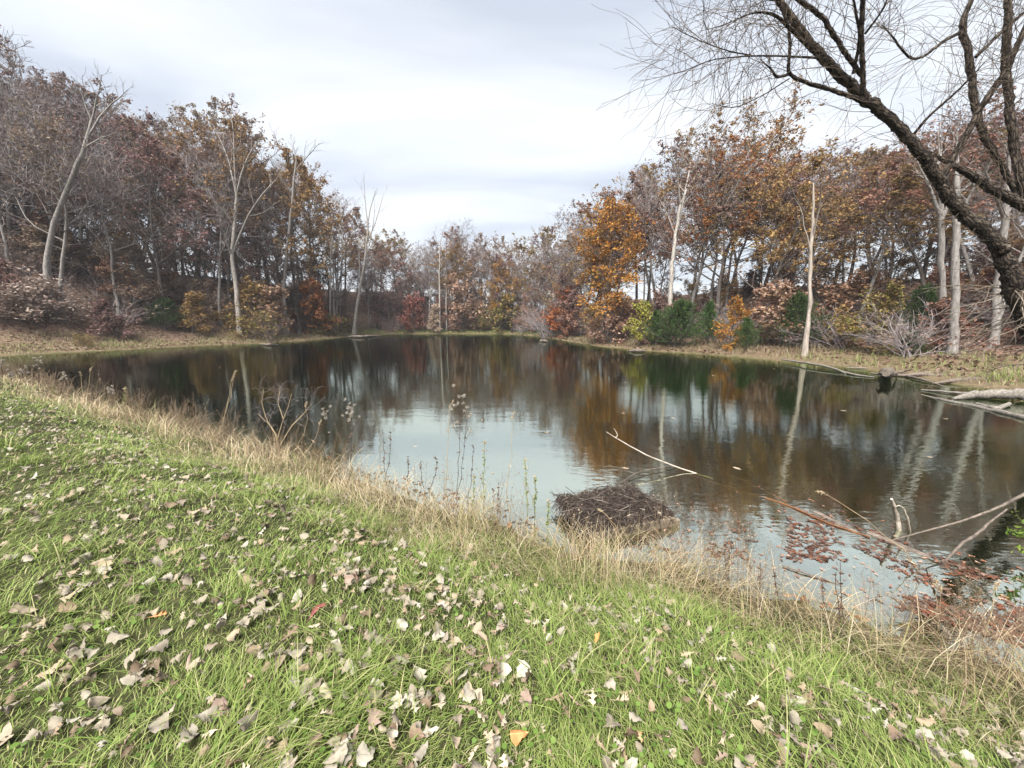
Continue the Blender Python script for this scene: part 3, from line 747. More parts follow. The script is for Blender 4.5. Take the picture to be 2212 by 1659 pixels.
# white snags and pale trunks, built limb by limb
def poly3(pts, y, n=12, lean_y=0.0):
    """pixel polyline -> world polyline at y metres ahead (lean_y: metres nearer at its end), resampled smoothly"""
    p = np.array([at(a, b, y - lean_y * k / max(len(pts) - 1, 1)) for k, (a, b) in enumerate(pts)])
    s = np.linspace(0, len(p) - 1, n)
    return np.stack([np.interp(s, np.arange(len(p)), p[:, c]) for c in range(3)], 1)
def radii(w, n): return np.interp(np.linspace(0, 1, n), np.linspace(0, 1, len(w)), w)
def snag(nm, lab, px, off, trunk, tw, limbs, bark, twigs=0, seed=0, sway=.02):
    rng = np.random.RandomState(seed)
    y = shore_y(px) + off
    B = base_at(px, y)
    t = thing(nm, lab, 'tree', B)
    def seg(pts, w, n, ly=0):
        P = poly3(pts, y, n, ly) - B
        P[1:] += rng.randn(n - 1, 3) * sway
        return P, radii(w, n) * .88
    P, R = seg(trunk, tw, 16)
    P[0, 2] = -.3
    R = R * (1 + .12 * rng.randn(len(R)) * .5); R[0] *= 1.35
    g = Geo(); tubes(g, P, R, 9)
    obj('trunk', g.mesh('snag_trunk', [bark]), t)
    for pts, w in limbs:
        Pl, Rl = seg(pts, w, 8, rng.randn() * .8)
        g = Geo(); tubes(g, Pl, Rl, 6)
        lo = obj('limb', g.mesh('snag_limb', [bark]), t)
        if twigs:
            g = Geo()
            P2, R2, _ = spawn(rng, Pl[None], Rl[None], twigs, .3, 1, 42, 25, lambda s: .34 * (1.2 - .6 * s), 5, .1, .16, .6, .012)
            P3, R3, _ = spawn(rng, P2, R2, 3, .3, 1, 40, 25, lambda s: .5 + 0 * s, 3, .08, .18, .7, .009)
            tubes(g, P2, R2, 4); tubes(g, P3, R3, 3)
            obj('twigs', g.mesh('snag_twigs', [bark]), lo, kind='stuff')
    return t
def snags():
    snag('sycamore_tree', "big white-trunked tree with forked arms on the left bank", 508, 5.0,
         [(516, 695), (512, 640), (506, 590), (500, 550), (506, 500), (510, 450), (511, 420)], [.30, .24, .22, .21, .19, .17, .15],
         [([(500, 552), (492, 530), (488, 505)], [.13, .11, .10]), ([(503, 548), (528, 480), (560, 425), (600, 385)], [.13, .10, .07, .03]),
          ([(511, 425), (500, 370), (488, 330), (470, 290)], [.12, .09, .06, .03]), ([(511, 425), (522, 370), (540, 330), (560, 300)], [.12, .09, .06, .03]),
          ([(510, 470), (490, 430), (455, 405), (430, 390)], [.08, .06, .04, .02]), ([(507, 490), (480, 450), (450, 425)], [.06, .05, .02]), ([(511, 430), (506, 350), (505, 290), (500, 250)], [.10, .07, .05, .02])],
         BARK_PALE, 5, 1)
    snag('leaning_tree', "tall leaning grey tree on the left slope", 100, 6,
         [(98, 600), (104, 540), (118, 480), (140, 420), (170, 350), (188, 300), (198, 260)], [.26, .22, .20, .19, .17, .14, .12],
         [([(190, 295), (220, 245), (250, 215), (275, 195)], [.10, .08, .05, .02]), ([(192, 285), (205, 230), (215, 190), (220, 160)], [.09, .07, .04, .02]), ([(180, 320), (215, 300), (250, 285)], [.07, .05, .02]), ([(150, 400), (120, 370), (90, 350)], [.07, .05, .02]), ([(198, 262), (180, 215), (172, 180)], [.08, .05, .02])],
         BARK_GREY, 7, 2)
    snag('grey_tree', "tall straight grey trunk right of the big white tree", 620, 6,
         [(612, 660), (615, 600), (620, 540), (628, 470), (634, 400), (640, 350)], [.22, .19, .18, .16, .13, .10],
         [([(633, 420), (600, 380), (585, 350)], [.07, .05, .02]), ([(638, 370), (670, 330), (690, 310)], [.07, .05, .02]), ([(640, 352), (636, 320), (630, 300)], [.06, .04, .02])], BARK_GREY, 6, 3)
    for q, (x0, x1, yt) in enumerate(((712, 716, 490), (722, 718, 500), (727, 734, 470), (734, 742, 480))):
        snag('slim_pale_tree', ["slim pale stem, leftmost of the cluster left of the snag", "short slim pale stem, second in the cluster left of the snag", "tallest slim pale stem in the cluster left of the snag", "slim pale stem nearest the bare white snag"][q], x0, 5.0 + q * .7,
             [(x0, 690), ((x0 * 2 + x1) / 3, 620), ((x0 + x1) / 2, 560), (x1, yt)], [.12, .11, .10, .05],
             [([((x0 + x1) / 2, 560), (x1 + 14, 520), (x1 + 22, 495)], [.05, .04, .02]), ([(x1, yt + 10), (x1 - 5, yt - 20), (x1 - 8, yt - 40)], [.05, .03, .015])], BARK_PALE, 2, 10 + q)
    snag('dead_tree', "bare white snag with upswept limbs standing at the left corner of the far shore", 768, .6,
         [(764, 722), (770, 670), (778, 620), (787, 570), (793, 520), (795, 480)], [.34, .24, .20, .18, .15, .12],
         [([(795, 485), (790, 450), (787, 415), (786, 385)], [.09, .07, .05, .02]), ([(795, 480), (800, 450), (806, 430), (815, 405)], [.09, .07, .05, .02]),
          ([(793, 520), (812, 480), (822, 440), (830, 415)], [.09, .07, .05, .02]), ([(788, 560), (800, 520), (808, 470), (810, 430)], [.08, .06, .04, .02]),
          ([(779, 620), (776, 560), (774, 500), (772, 460)], [.07, .06, .04, .02]), ([(790, 550), (812, 515), (830, 492)], [.07, .05, .02]), ([(775, 640), (786, 625), (795, 612)], [.07, .05, .02])],
         BARK_PALE, 2, 4)
    snag('pole_tree', "thin white pole trunk on the far bank", 950, 2.0,
         [(950, 709), (950, 650), (949, 590), (950, 545), (951, 520)], [.17, .15, .13, .11, .08],
         [([(950, 545), (942, 515), (938, 500)], [.06, .04, .02]), ([(951, 525), (957, 500), (962, 485)], [.06, .04, .02])], BARK_PALE, 3, 5)
    snag('pole_tree', "second, thinner tan pole trunk right of the white one", 965, 4.5,
         [(964, 680), (964, 620), (963, 570), (962, 540)], [.14, .12, .1, .06], [([(963, 570), (970, 545), (974, 525)], [.05, .03, .02])], BARK_PALE, 3, 6)
    snag('forked_tree', "forked white trunk rising behind the big juniper", 1452, 4.0,
         [(1446, 690), (1448, 630), (1452, 570), (1458, 520), (1464, 480), (1470, 440)], [.21, .18, .17, .15, .13, .11],
         [([(1462, 495), (1476, 440), (1484, 390), (1492, 350)], [.10, .08, .06, .03]), ([(1470, 445), (1466, 395), (1455, 350), (1448, 320)], [.09, .07, .05, .02]), ([(1470, 440), (1488, 400), (1510, 370)], [.07, .05, .02]), ([(1460, 510), (1440, 460), (1425, 430)], [.06, .04, .02])],
         BARK_PALE, 5, 7)
    snag('flaking_tree', "flaking pale dead snag near the right grass bank", 1747, 2.2,
         [(1740, 753), (1746, 690), (1750, 630), (1751, 570), (1753, 510), (1756, 450), (1757, 395)], [.16, .125, .115, .115, .10, .075, .035],
         [([(1756, 515), (1766, 460), (1771, 420), (1772, 392)], [.06, .05, .035, .012]), ([(1752, 560), (1742, 500), (1730, 450), (1715, 425)], [.045, .035, .025, .01])],
         BARK_DEAD, 1, 8, .03)
    for q, (px, off, r, lean, nm) in enumerate(((2038, 7.5, .20, -6, "left of the pair of thick grey trunks"), (2062, 6.2, .22, 4, "nearer and paler of the pair of thick grey trunks"), (2148, 8.0, .24, 20, "broad mottled grey trunk beside the leaning willow"))):
        snag('thick_tree', nm, px, off, [(px, 735), (px + lean * .2, 660), (px + lean * .5, 580), (px + lean, 480), (px + lean * 1.6, 380)], [r, r * .86, r * .8, r * .7, r * .5],
             [([(px + lean, 480), (px + lean + 30, 420), (px + lean + 55, 370)], [.10, .07, .03]), ([(px + lean, 470), (px + lean - 25, 400), (px + lean - 50, 350)], [.10, .07, .03]), ([(px + lean * 1.5, 390), (px + lean * 1.6, 330), (px + lean * 1.5, 270)], [.10, .06, .02])], BARK_GREY, 6, 20 + q)
    # thin grey thicket drooping over the water at the right bend
    B = base_at(1180, shore_y(1180) + .8)
    t = thing('willow_thicket', "grey leafless thicket drooping over the water at the right bend", 'bush', B, .3, (1, 1, 1))
    gt, gc = make_brush(300, H=5.6, n=26, spread=.55, fine=11, arch=-.07)
    obj('stems', gt.mesh('thicket_stems', [TWIG_GREY]), t); obj('crown', gc.mesh('thicket_crown', [TWIG_GREY]), t)
    B = on_plane(580, 741); B[2] = .02
    t = thing('leaning_shrub', "bare dark shrub leaning from the water's edge below the olive bush", 'shrub', B)
    gt, gc = make_brush(301, H=2.9, n=8, spread=.5, fine=7, arch=-.03)
    obj('stems', gt.mesh('leaning_shrub_stems', [TWIG]), t); obj('crown', gc.mesh('leaning_shrub_crown', [TWIG]), t)
snags()

# ------------------------------------------------------------------ the big willow on the right
def willow():
    y0 = 7.0
    def zp(a): return [((2688 + x * .6077) / 4032 * W0, y * .6077 / 4032 * W0) for x, y in a]
    base = np.array([10.7, 6.8, tz(10.7, 6.8)])
    t = thing('willow_tree', "big dark leaning willow with rough bark reaching over the pond", 'tree', base)
    rng = np.random.RandomState(77)
    allP, allR = [], []
    def limb(nm, pts, w_zoom, y=y0, ly=0.0, n=None, s=10, start=None, keep=True):
        n = n or max(10, 3 * len(pts))
        P = poly3(zp(pts), y, n, ly)
        if start is not None: P = np.concatenate([start, P])
        # smooth the corners
        for _ in range(2): P[1:-1] = .25 * P[:-2] + .5 * P[1:-1] + .25 * P[2:]
        R = radii(np.array(w_zoom) * .6077 / 4032 * 1024 / F * y / 2 * .53, len(P))
        P[1:-1] += rng.randn(len(P) - 2, 3) * .35 * R[1:-1, None] * .35
        k = 4                               # subdivide along so that the bark can be lumpy
        q = np.linspace(0, len(P) - 1, (len(P) - 1) * k + 1)
        P2 = np.stack([np.interp(q, np.arange(len(P)), P[:, c]) for c in range(3)], 1)
        R2 = np.interp(q, np.arange(len(P)), R) * (1 + rng.randn(len(q)) * .035)
        g = Geo(); tubes(g, P2 - base, R2, s)
        v = g.v[0].reshape(-1, s, 3)
        v += rng.randn(*v.shape) * R2[:, None, None] * .075
        me = g.mesh('willow_' + nm, [BARK_WILLOW])
        arc = np.concatenate([[0], np.cumsum(np.linalg.norm(np.diff(P2, axis=0), axis=1))])
        th = np.arange(s) * 2 * math.pi / s
        bc = np.stack([R2[:, None] * np.cos(th), R2[:, None] * np.sin(th), np.repeat(arc[:, None], s, 1)], -1)
        me.attributes.new("bark", 'FLOAT_VECTOR', 'POINT').data.foreach_set("vector", bc.astype(np.float32).ravel())
        obj(nm, me, t)
        if keep: allP.append(P); allR.append(R)
        return P, R
    main = [(2330, 2290), (2225, 2060), (2165, 1911), (2121, 1782), (2085, 1660), (2030, 1560), (1880, 1440), (1760, 1330), (1690, 1230), (1640, 1130), (1560, 1030), (1490, 930), (1380, 800), (1250, 700), (1170, 620), (1080, 540), (950, 430), (870, 330), (780, 220), (700, 100), (620, 0), (540, -110), (470, -230)]
    limb('trunk', main, [215, 200, 190, 180, 170, 155, 138, 126, 116, 120, 105, 100, 98, 95, 100, 90, 86, 80, 76, 66, 56, 44, 30], 6.9, .6, s=14, start=np.array([[10.7, 6.8, base[2] - .4], [10.35, 6.8, base[2] + .35]]))
    limb('limb', [(1680, 1150), (1770, 1000), (1850, 850), (1930, 700), (2010, 580), (2090, 480), (2130, 380), (2212, 200), (2290, 20), (2360, -150)], [70, 66, 62, 60, 60, 58, 55, 50, 42, 30], 6.7, .5)
    limb('limb', [(2420, 1480), (2212, 1330), (2050, 1250), (1900, 1150), (1760, 1080), (1650, 1010), (1560, 960)], [130, 110, 95, 85, 60, 35, 14], 7.2, .2)
    limb('limb', [(2520, 1900), (2330, 1500), (2200, 1250), (2150, 950), (2120, 700), (2100, 500), (2090, 300), (2110, 100), (2100, -40), (2080, -250)], [130, 110, 90, 80, 76, 74, 72, 66, 58, 40], 7.6, 0)
    limb('limb', [(2180, 1280), (2060, 1060), (1950, 880), (1890, 700), (1870, 450), (1830, 250), (1805, 150), (1860, 40), (1900, -80), (1930, -220)], [60, 62, 66, 68, 66, 62, 60, 46, 38, 24], 7.9, 0)
    limb('limb', [(1170, 640), (1165, 400), (1160, 200), (1165, 0), (1175, -160)], [55, 48, 46, 44, 34], 6.3, .5)
    limb('limb', [(1160, 490), (1050, 340), (970, 210), (900, 100), (830, 50), (740, 0), (650, -90)], [46, 44, 44, 44, 40, 34, 24], 6.3, .3)
    limb('limb', [(1180, 660), (1130, 640), (1000, 590), (850, 550), (730, 510), (680, 470), (690, 380), (695, 250), (690, 180), (640, 60)], [50, 46, 44, 40, 36, 34, 30, 30, 26, 18], 6.3, .4)
    limb('limb', [(690, 480), (640, 495), (600, 500), (580, 450), (540, 420), (500, 380)], [26, 24, 26, 18, 12, 6], 6.1, .3)
    limb('limb', [(690, 510), (520, 620), (350, 700), (260, 690), (190, 670)], [14, 11, 9, 7, 4], 6.0, .5)
    limb('limb', [(890, 375), (700, 365), (450, 360), (300, 372), (170, 390), (0, 465), (-60, 480)], [24, 18, 15, 12, 10, 8, 4], 6.2, .7)
    limb('limb', [(450, 360), (280, 330), (100, 260), (0, 210), (-70, 170)], [12, 11, 9, 7, 4], 6.0, .6)
    limb('limb', [(810, 295), (690, 180), (600, 90), (480, 75), (380, 110), (250, 170), (120, 200)], [40, 36, 30, 18, 12, 9, 4], 6.2, .6)
    limb('limb', [(1790, 215), (1680, 270), (1560, 370), (1480, 390), (1410, 310), (1340, 210), (1290, 160)], [36, 30, 26, 22, 20, 14, 8], 7.8, .6)
    limb('limb', [(1490, 880), (1600, 740), (1750, 620), (1850, 520), (1960, 400)], [30, 26, 22, 18, 8], 6.6, .6)
    limb('limb', [(1900, 370), (1990, 280), (2080, 190), (2212, 80), (2300, 0)], [30, 34, 34, 30, 22], 7.6, 0)
    limb('limb', [(1105, 480), (1135, 330), (1150, 230), (1120, 60), (1090, -90)], [34, 30, 26, 20, 14], 6.3, .4)
    limb('limb', [(1180, 220), (1250, 130), (1310, 40), (1340, -60)], [26, 20, 16, 10], 6.2, .4)
    limb('limb', [(620, 0), (520, -10), (400, -60), (250, -80)], [26, 20, 14, 7], 6.2, .5)
    # whips: long thin shoots that leave the limbs and arch over
    g = Geo()
    nW = 0
    for P, R in zip(allP, allR):
        L = np.linalg.norm(P[-1] - P[0])
        cnt = int(np.clip(L * 17, 12, 95))
        P2, R2, _ = spawn(rng, P[None], np.minimum(R, .02)[None], cnt, .12, 1, 62, 40, lambda s: (np.clip(.85 / L, 0, 1.2)) * (1.15 - .3 * s), 9, .05, .13, .55, .0022, .6)
        # the outer half sags
        sag = np.linspace(0, 1, 9) ** 2
        P2[:, :, 2] -= sag[None] * .38 * (rng.rand(len(P2), 1) - .15)
        R2 = np.minimum(R2, np.linspace(.0045, .0015, 9)[None])
        P3, R3, _ = spawn(rng, P2, R2, 3, .15, .9, 38, 25, lambda s: .45 + 0 * s, 6, .02, .13, .8, .0018, .5)
        P3[:, :, 2] -= (np.linspace(0, 1, 6) ** 2)[None] * .06
        tubes(g, P2 - base, R2, 4); tubes(g, P3 - base, R3, 3)
    # the low pale shoots by the foot of the trunk
    Pm = allP[0][2:11]; Rm = allR[0][2:11]
    P2, R2, _ = spawn(rng, Pm[None], np.full((1, len(Pm)), .012), 46, 0, 1, 75, 60, lambda s: .42 + 0 * s, 10, 0.0, .10, 1, .003, .55)
    P2[:, :, 2] -= (np.linspace(0, 1, 10) ** 1.6)[None] * (.15 + .35 * rng.rand(len(P2), 1))
    R2 = np.minimum(R2, np.linspace(.011, .003, 10)[None])
    P3, R3, _ = spawn(rng, P2, R2, 4, .2, .9, 45, 30, lambda s: .42 + 0 * s, 7, .0, .12, .8, .0022, .5)
    P3[:, :, 2] -= (np.linspace(0, 1, 7) ** 2)[None] * .08
    g2 = Geo(); tubes(g2, P2 - base, R2, 5); tubes(g2, P3 - base, R3, 3)
    obj('twigs', g.mesh('willow_twigs', [TWIG_WILLOW]), t, kind='stuff')
    obj('low_shoots', g2.mesh('willow_low_shoots', [TWIG_PALE]), t, kind='stuff')
TWIG_PALE = bark_mat("twig_pale", (.10, .08, .06), (.26, .22, .17), bump=0, amt=0)
willow()

# ------------------------------------------------------------------ grasses
def blades(g, rng, B, h, lean, az, w, seg=3, m=0):
    """B base points, h heights, lean 0..1.5 how far the tip leans over, az its direction, w width"""
    n = len(B)
    ts = np.linspace(0, 1, seg + 1)
    dirx, diry = np.cos(az), np.sin(az)
    sx, sy = -np.sin(az + rng.randn(n) * .5), np.cos(az + rng.randn(n) * .5)
    V = []
    for k, t in enumerate(ts):
        out = lean * h * t ** 1.8
        up = h * (t - .38 * np.minimum(lean, 1.4) * t ** 2.4)
        c = np.stack([B[:, 0] + dirx * out, B[:, 1] + diry * out, B[:, 2] + up - .01], -1)
        if k < seg:
            ww = w * (1 - .55 * t) * .5
            s = np.stack([sx * ww, sy * ww, 0 * ww], -1)
            V += [c - s, c + s]
        else: V.append(c)
    V = np.stack(V, 1)
    nv = V.shape[1]
    i = np.arange(n)[:, None] * nv
    q = np.concatenate([i + [2 * k, 2 * k + 1, 2 * k + 3, 2 * k + 2] for k in range(seg - 1)]) if seg > 1 else None
    g.add(V, q=q, t=i + [nv - 3, nv - 2, nv - 1], m=m)
GRASS = leaf_mat("grass_green", [(.06, .095, .018), (.115, .165, .034), (.175, .225, .055), (.225, .275, .075), (.12, .195, .035), (.27, .305, .10), (.15, .215, .05), (.40, .35, .19), (.16, .225, .05)], amt=0, hue=0, trans=.3)
GRASS_DRY = leaf_mat("grass_dry", [(.25, .18, .105), (.38, .295, .18), (.48, .40, .27), (.30, .21, .125), (.21, .20, .085), (.54, .46, .33)], amt=0, hue=0, trans=.25)
GRASS_BANK = leaf_mat("grass_bank", [(.07, .10, .026), (.12, .155, .042), (.17, .195, .062), (.30, .25, .125), (.11, .14, .04)], amt=0, hue=0, trans=.3)
def polar(rng, n, r0, r1, amax, p):
    """points round the camera, thinning out with distance"""
    u = rng.rand(n)
    e = 2 - p
    r = (r0 ** e + u * (r1 ** e - r0 ** e)) ** (1 / e)
    a = (rng.rand(n) * 2 - 1) * amax
    return r * np.sin(a), r * np.cos(a), r
def lawn():
    rng = np.random.RandomState(31)
    g = Geo(); gb = Geo(); gd = Geo()
    x, y, r = polar(rng, 265000, .75, 20, math.radians(66), 1.28)
    z, d, wn = terrain(x, y, True)
    edge = .95 + (vnoise(x, y, .8, 8) - .5) * 1.1
    ok = (d > edge * (.35 + .65 * rng.rand(len(x)))) & (wn > .5) & (x > -22) & (x < 9)
    x, y, r, z, d = x[ok], y[ok], r[ok], z[ok], d[ok]
    n = len(x)
    tuft = sstep(.60, .82, vnoise(x, y, .30, 9))
    h = (.030 + .042 * rng.rand(n)) * (1 + 1.9 * tuft * rng.rand(n)) * (1 + .35 * (vnoise(x, y, 1.3, 10) - .5))
    az = 6.28 * vnoise(x, y, 1.1, 11) * .55 - .3 + rng.randn(n) * .9
    lean = .45 + 1.5 * rng.rand(n)
    w = .0036 * (.6 + .9 * rng.rand(n) ** 2) * np.maximum(1, r / 2.2) ** .8
    far = r > 4.0
    blades(g, rng, np.stack([x, y, z], -1)[~far], h[~far], lean[~far], az[~far], w[~far], 3)
    blades(g, rng, np.stack([x, y, z], -1)[far], h[far] * 1.1, lean[far], az[far], w[far], 2)
    # clumps of long arching blades in the lawn
    k = 210
    cx, cy_, cr = polar(rng, k, 1.2, 8, math.radians(60), 1.2)
    dd = sdf(cx, cy_)
    for a, b, c in zip(cx[dd > .9], cy_[dd > .9], cr[dd > .9]):
        m = 34
        px, py = a + rng.randn(m) * .05, b + rng.randn(m) * .05
        blades(g, rng, np.stack([px, py, terrain(px, py)], -1), .11 + .12 * rng.rand(m), .5 + .9 * rng.rand(m), rng.rand(m) * 6.28, .0042 * max(1, c / 3) * (.8 + .5 * rng.rand(m)), 4)
    obj("lawn_grass", g.mesh("lawn_grass", [GRASS], smooth=False), kind='stuff')
    # long grass on the bank: green below, straw along the brim
    x, y, r = polar(rng, 190000, 1.4, 26, math.radians(66), 1.2)
    z, d, wn = terrain(x, y, True)
    top = 1.35 + (vnoise(x, y, .8, 8) - .5) * 1.2
    ok = (d > -.10) & (d < top) & (wn > .5) & (x > -24) & (x < 10) & (rng.rand(len(x)) < .35 + .9 * vnoise(x, y, .28, 12))
    x, y, r, z, d, top = x[ok], y[ok], r[ok], z[ok], d[ok], top[ok]
    n = len(x)
    dry = rng.rand(n) < np.clip(1.3 - 1.0 * d / np.maximum(top, .2), .05, .97) * (.5 + .9 * vnoise(x, y, .7, 13))
    hs = .55 + .75 * vnoise(x, y, .5, 14)
    h = (.15 + .30 * rng.rand(n) ** 1.3) * hs * (.55 + .6 * sstep(1.5, .5, d))
    az = rng.rand(n) * 6.28
    az = np.where(rng.rand(n) < .5, 6.28 * vnoise(x, y, .6, 15) + rng.randn(n) * .5, az)
    lean = .35 + 1.0 * rng.rand(n)
    w = .0034 * (.7 + .6 * rng.rand(n)) * np.maximum(1, r / 2.5) ** .8
    P = np.stack([x, y, np.maximum(z, -.03)], -1)
    blades(gd, rng, P[dry], h[dry] * 1.1, lean[dry], az[dry], w[dry] * .85, 3)
    blades(gb, rng, P[~dry], h[~dry], lean[~dry], az[~dry], w[~dry], 3)
    obj("bank_grass", gb.mesh("bank_grass", [GRASS_BANK], smooth=False), kind='stuff')
    obj("dry_grass", gd.mesh("dry_grass", [GRASS_DRY], smooth=False), kind='stuff')
    # brown dead stalks crowding the brim
    k = 2600
    e = _B[:14] - _A[:14]; q = rng.choice(14, k, p=np.linalg.norm(e, axis=1) ** .5 / (np.linalg.norm(e, axis=1) ** .5).sum())
    p = _A[q] + e[q] * rng.rand(k)[:, None] + rng.randn(k, 2) * .22
    dd = sdf(p[:, 0], p[:, 1]); cl = vnoise(p[:, 0], p[:, 1], .45, 24)
    p = p[(dd > -.05) & (dd < .8) & (rng.rand(k) < sstep(.38, .66, cl))]
    k = len(p); zz = np.maximum(terrain(p[:, 0], p[:, 1]), -.02)
    rr = np.hypot(p[:, 0], p[:, 1]); fat = np.maximum(1, rr / 4) ** .7
    Pk = grow(rng, np.stack([p[:, 0], p[:, 1], zz], -1), np.concatenate([rng.randn(k, 2) * .22, np.ones((k, 1))], 1), .24 + .46 * rng.rand(k) ** 1.5, 6, .0, .07)
    gk = Geo(); tubes(gk, Pk, (np.linspace(.0022, .0010, 6)[None] * fat[:, None]), 3)
    Pb, Rb, pb = spawn(rng, Pk, np.full((k, 6), .0012), 5, .35, 1, 45, 30, lambda t: .24 + 0 * t, 4, .08, .15, .8, .0008)
    tubes(gk, Pb, Rb * fat[pb][:, None], 3)
    leaves(gk, rng, Pb[:, 2:].reshape(-1, 3), k * 9, .009, .008, 1, flat=.2, narrow=.4)
    obj("dead_stalks", gk.mesh("dead_stalks", [bark_mat("stalk_brown", (.09, .06, .04), (.24, .175, .115), bump=0, amt=0), leaf_mat("stalk_seed", [(.12, .075, .05), (.22, .15, .10), (.32, .25, .17)], 0, 0, .1)]), kind='stuff')
    # small round clover-like leaves low in the lawn
    x, y, r = polar(rng, 2600, .9, 4.5, math.radians(62), 1.2)
    z, d, wn = terrain(x, y, True)
    ok = (d > .9) & (vnoise(x, y, .35, 16) > .52)
    x, y, z = x[ok], y[ok], z[ok]
    n = len(x); gc = Geo()
    c = np.stack([x, y, z + .025 + .03 * rng.rand(n)], -1)
    nr = nrm(rng.randn(n, 3) * .35 + [0, 0, 1.]); a = nrm(np.cross(nr, rng.randn(n, 3))); b = np.cross(nr, a)
    s = (.006 + .007 * rng.rand(n))[:, None]
    V = np.stack([c + a * s * math.cos(q) + b * s * math.sin(q) for q in np.arange(6) * math.pi / 3], 1)
    i = np.arange(n)[:, None] * 6
    gc.add(V, q=np.concatenate([i + [0, 1, 2, 3], i + [0, 3, 4, 5]]))
    obj("clover", gc.mesh("clover", [leaf_mat("clover_green", [(.06, .11, .02), (.10, .165, .03), (.15, .22, .05)], 0, 0, .3)], smooth=False), kind='stuff')
lawn()
GRASS_FAR = leaf_mat("grass_far_bank", [(.10, .15, .03), (.16, .21, .05), (.22, .25, .08), (.24, .27, .10), (.13, .20, .04)], amt=0, hue=0, trans=.3)
GRASS_FARDRY = leaf_mat("grass_far_bank_dry", [(.13, .095, .05), (.22, .17, .095), (.30, .25, .155), (.15, .10, .058), (.16, .16, .06), (.36, .31, .21), (.12, .07, .04)], amt=0, hue=0, trans=.25)
def shore_grass():
    rng = np.random.RandomState(32)
    gd, gg = Geo(), Geo()
    # sample along the far shoreline
    e = _B - _A
    ln = np.linalg.norm(e, axis=1)
    mid = (_A + _B) / 2
    wt = ln * (near_w(mid[:, 0], mid[:, 1]) < .5)
    n = 64000
    k = rng.choice(len(e), n, p=wt / wt.sum())
    t = rng.rand(n)[:, None]
    nv = np.stack([e[:, 1], -e[:, 0]], 1) / ln[:, None]
    p0 = _A[k] + e[k] * t
    sign = np.where(sdf(*(p0 + nv[k] * .3).T) > 0, 1, -1)[:, None]
    off = (.05 + 4.6 * rng.rand(n) ** 1.3)[:, None] * np.where((p0[:, :1] > 11) & (p0[:, 1:] < 25), 1.75, np.where(p0[:, :1] < -20, 1.35, 1.))
    p = p0 + nv[k] * sign * off
    x, y = p[:, 0], p[:, 1]
    z, d, wn = terrain(x, y, True)
    ok = (d > .05) & (rng.rand(n) < .25 + 1.1 * vnoise(x, y, 1.1, 17))
    x, y, z, d = x[ok], y[ok], z[ok], d[ok]
    n = len(x)
    green = ((x > 8) & (y < 23)) * .75 + (y > 58) * .9 + ((x < -20) & (y < 45)) * .34
    isg = rng.rand(n) < green * sstep(.3, 1.0, d)
    h = (.18 + .30 * rng.rand(n)) * (.25 + 1.5 * vnoise(x, y, 1.4, 18)) * sstep(-.3, 1.2, d)
    az, lean = rng.rand(n) * 6.28, .2 + .8 * rng.rand(n)
    dist = np.hypot(x, y)
    w = .010 * np.maximum(dist / 16, 1) * (.7 + .6 * rng.rand(n))
    P = np.stack([x, y, z], -1)
    blades(gd, rng, P[~isg], h[~isg], lean[~isg], az[~isg], w[~isg], 2)
    blades(gg, rng, P[isg], h[isg] * .8, lean[isg], az[isg], w[isg], 2)
    obj("far_bank_dry_grass", gd.mesh("far_bank_dry_grass", [GRASS_FARDRY], smooth=False), kind='stuff')
    obj("far_bank_green_grass", gg.mesh("far_bank_green_grass", [GRASS_FAR], smooth=False), kind='stuff')
    # leaf litter lying on the wooded slopes
    n = 26000
    px = rng.rand(n) * 2900 - 350
    y = np.interp(px, SHORE_PX[:, 0], SHORE_PX[:, 1]) + .3 + 17 * rng.rand(n) ** 1.2
    x = (px * 1024 / W0 - 512) / 395 * y
    z, d, wn = terrain(x, y, True)
    ok = (d > .15 + 5.0 * rng.rand(n) * ((x > 11) & (y < 25))) & (wn < .5)
    g = Geo()
    leaves(g, rng, np.stack([x, y, z + .04], -1)[ok], int(ok.sum()), .11, .04, flat=2.0)
    obj("slope_leaf_litter", g.mesh("slope_leaf_litter", [LV['litter']], smooth=False), kind='stuff')
LV['litter'] = leaf_mat("leaves_litter", [(.07, .038, .026), (.125, .07, .046), (.18, .115, .078), (.09, .045, .03), (.25, .185, .135)], amt=0)
shore_grass()

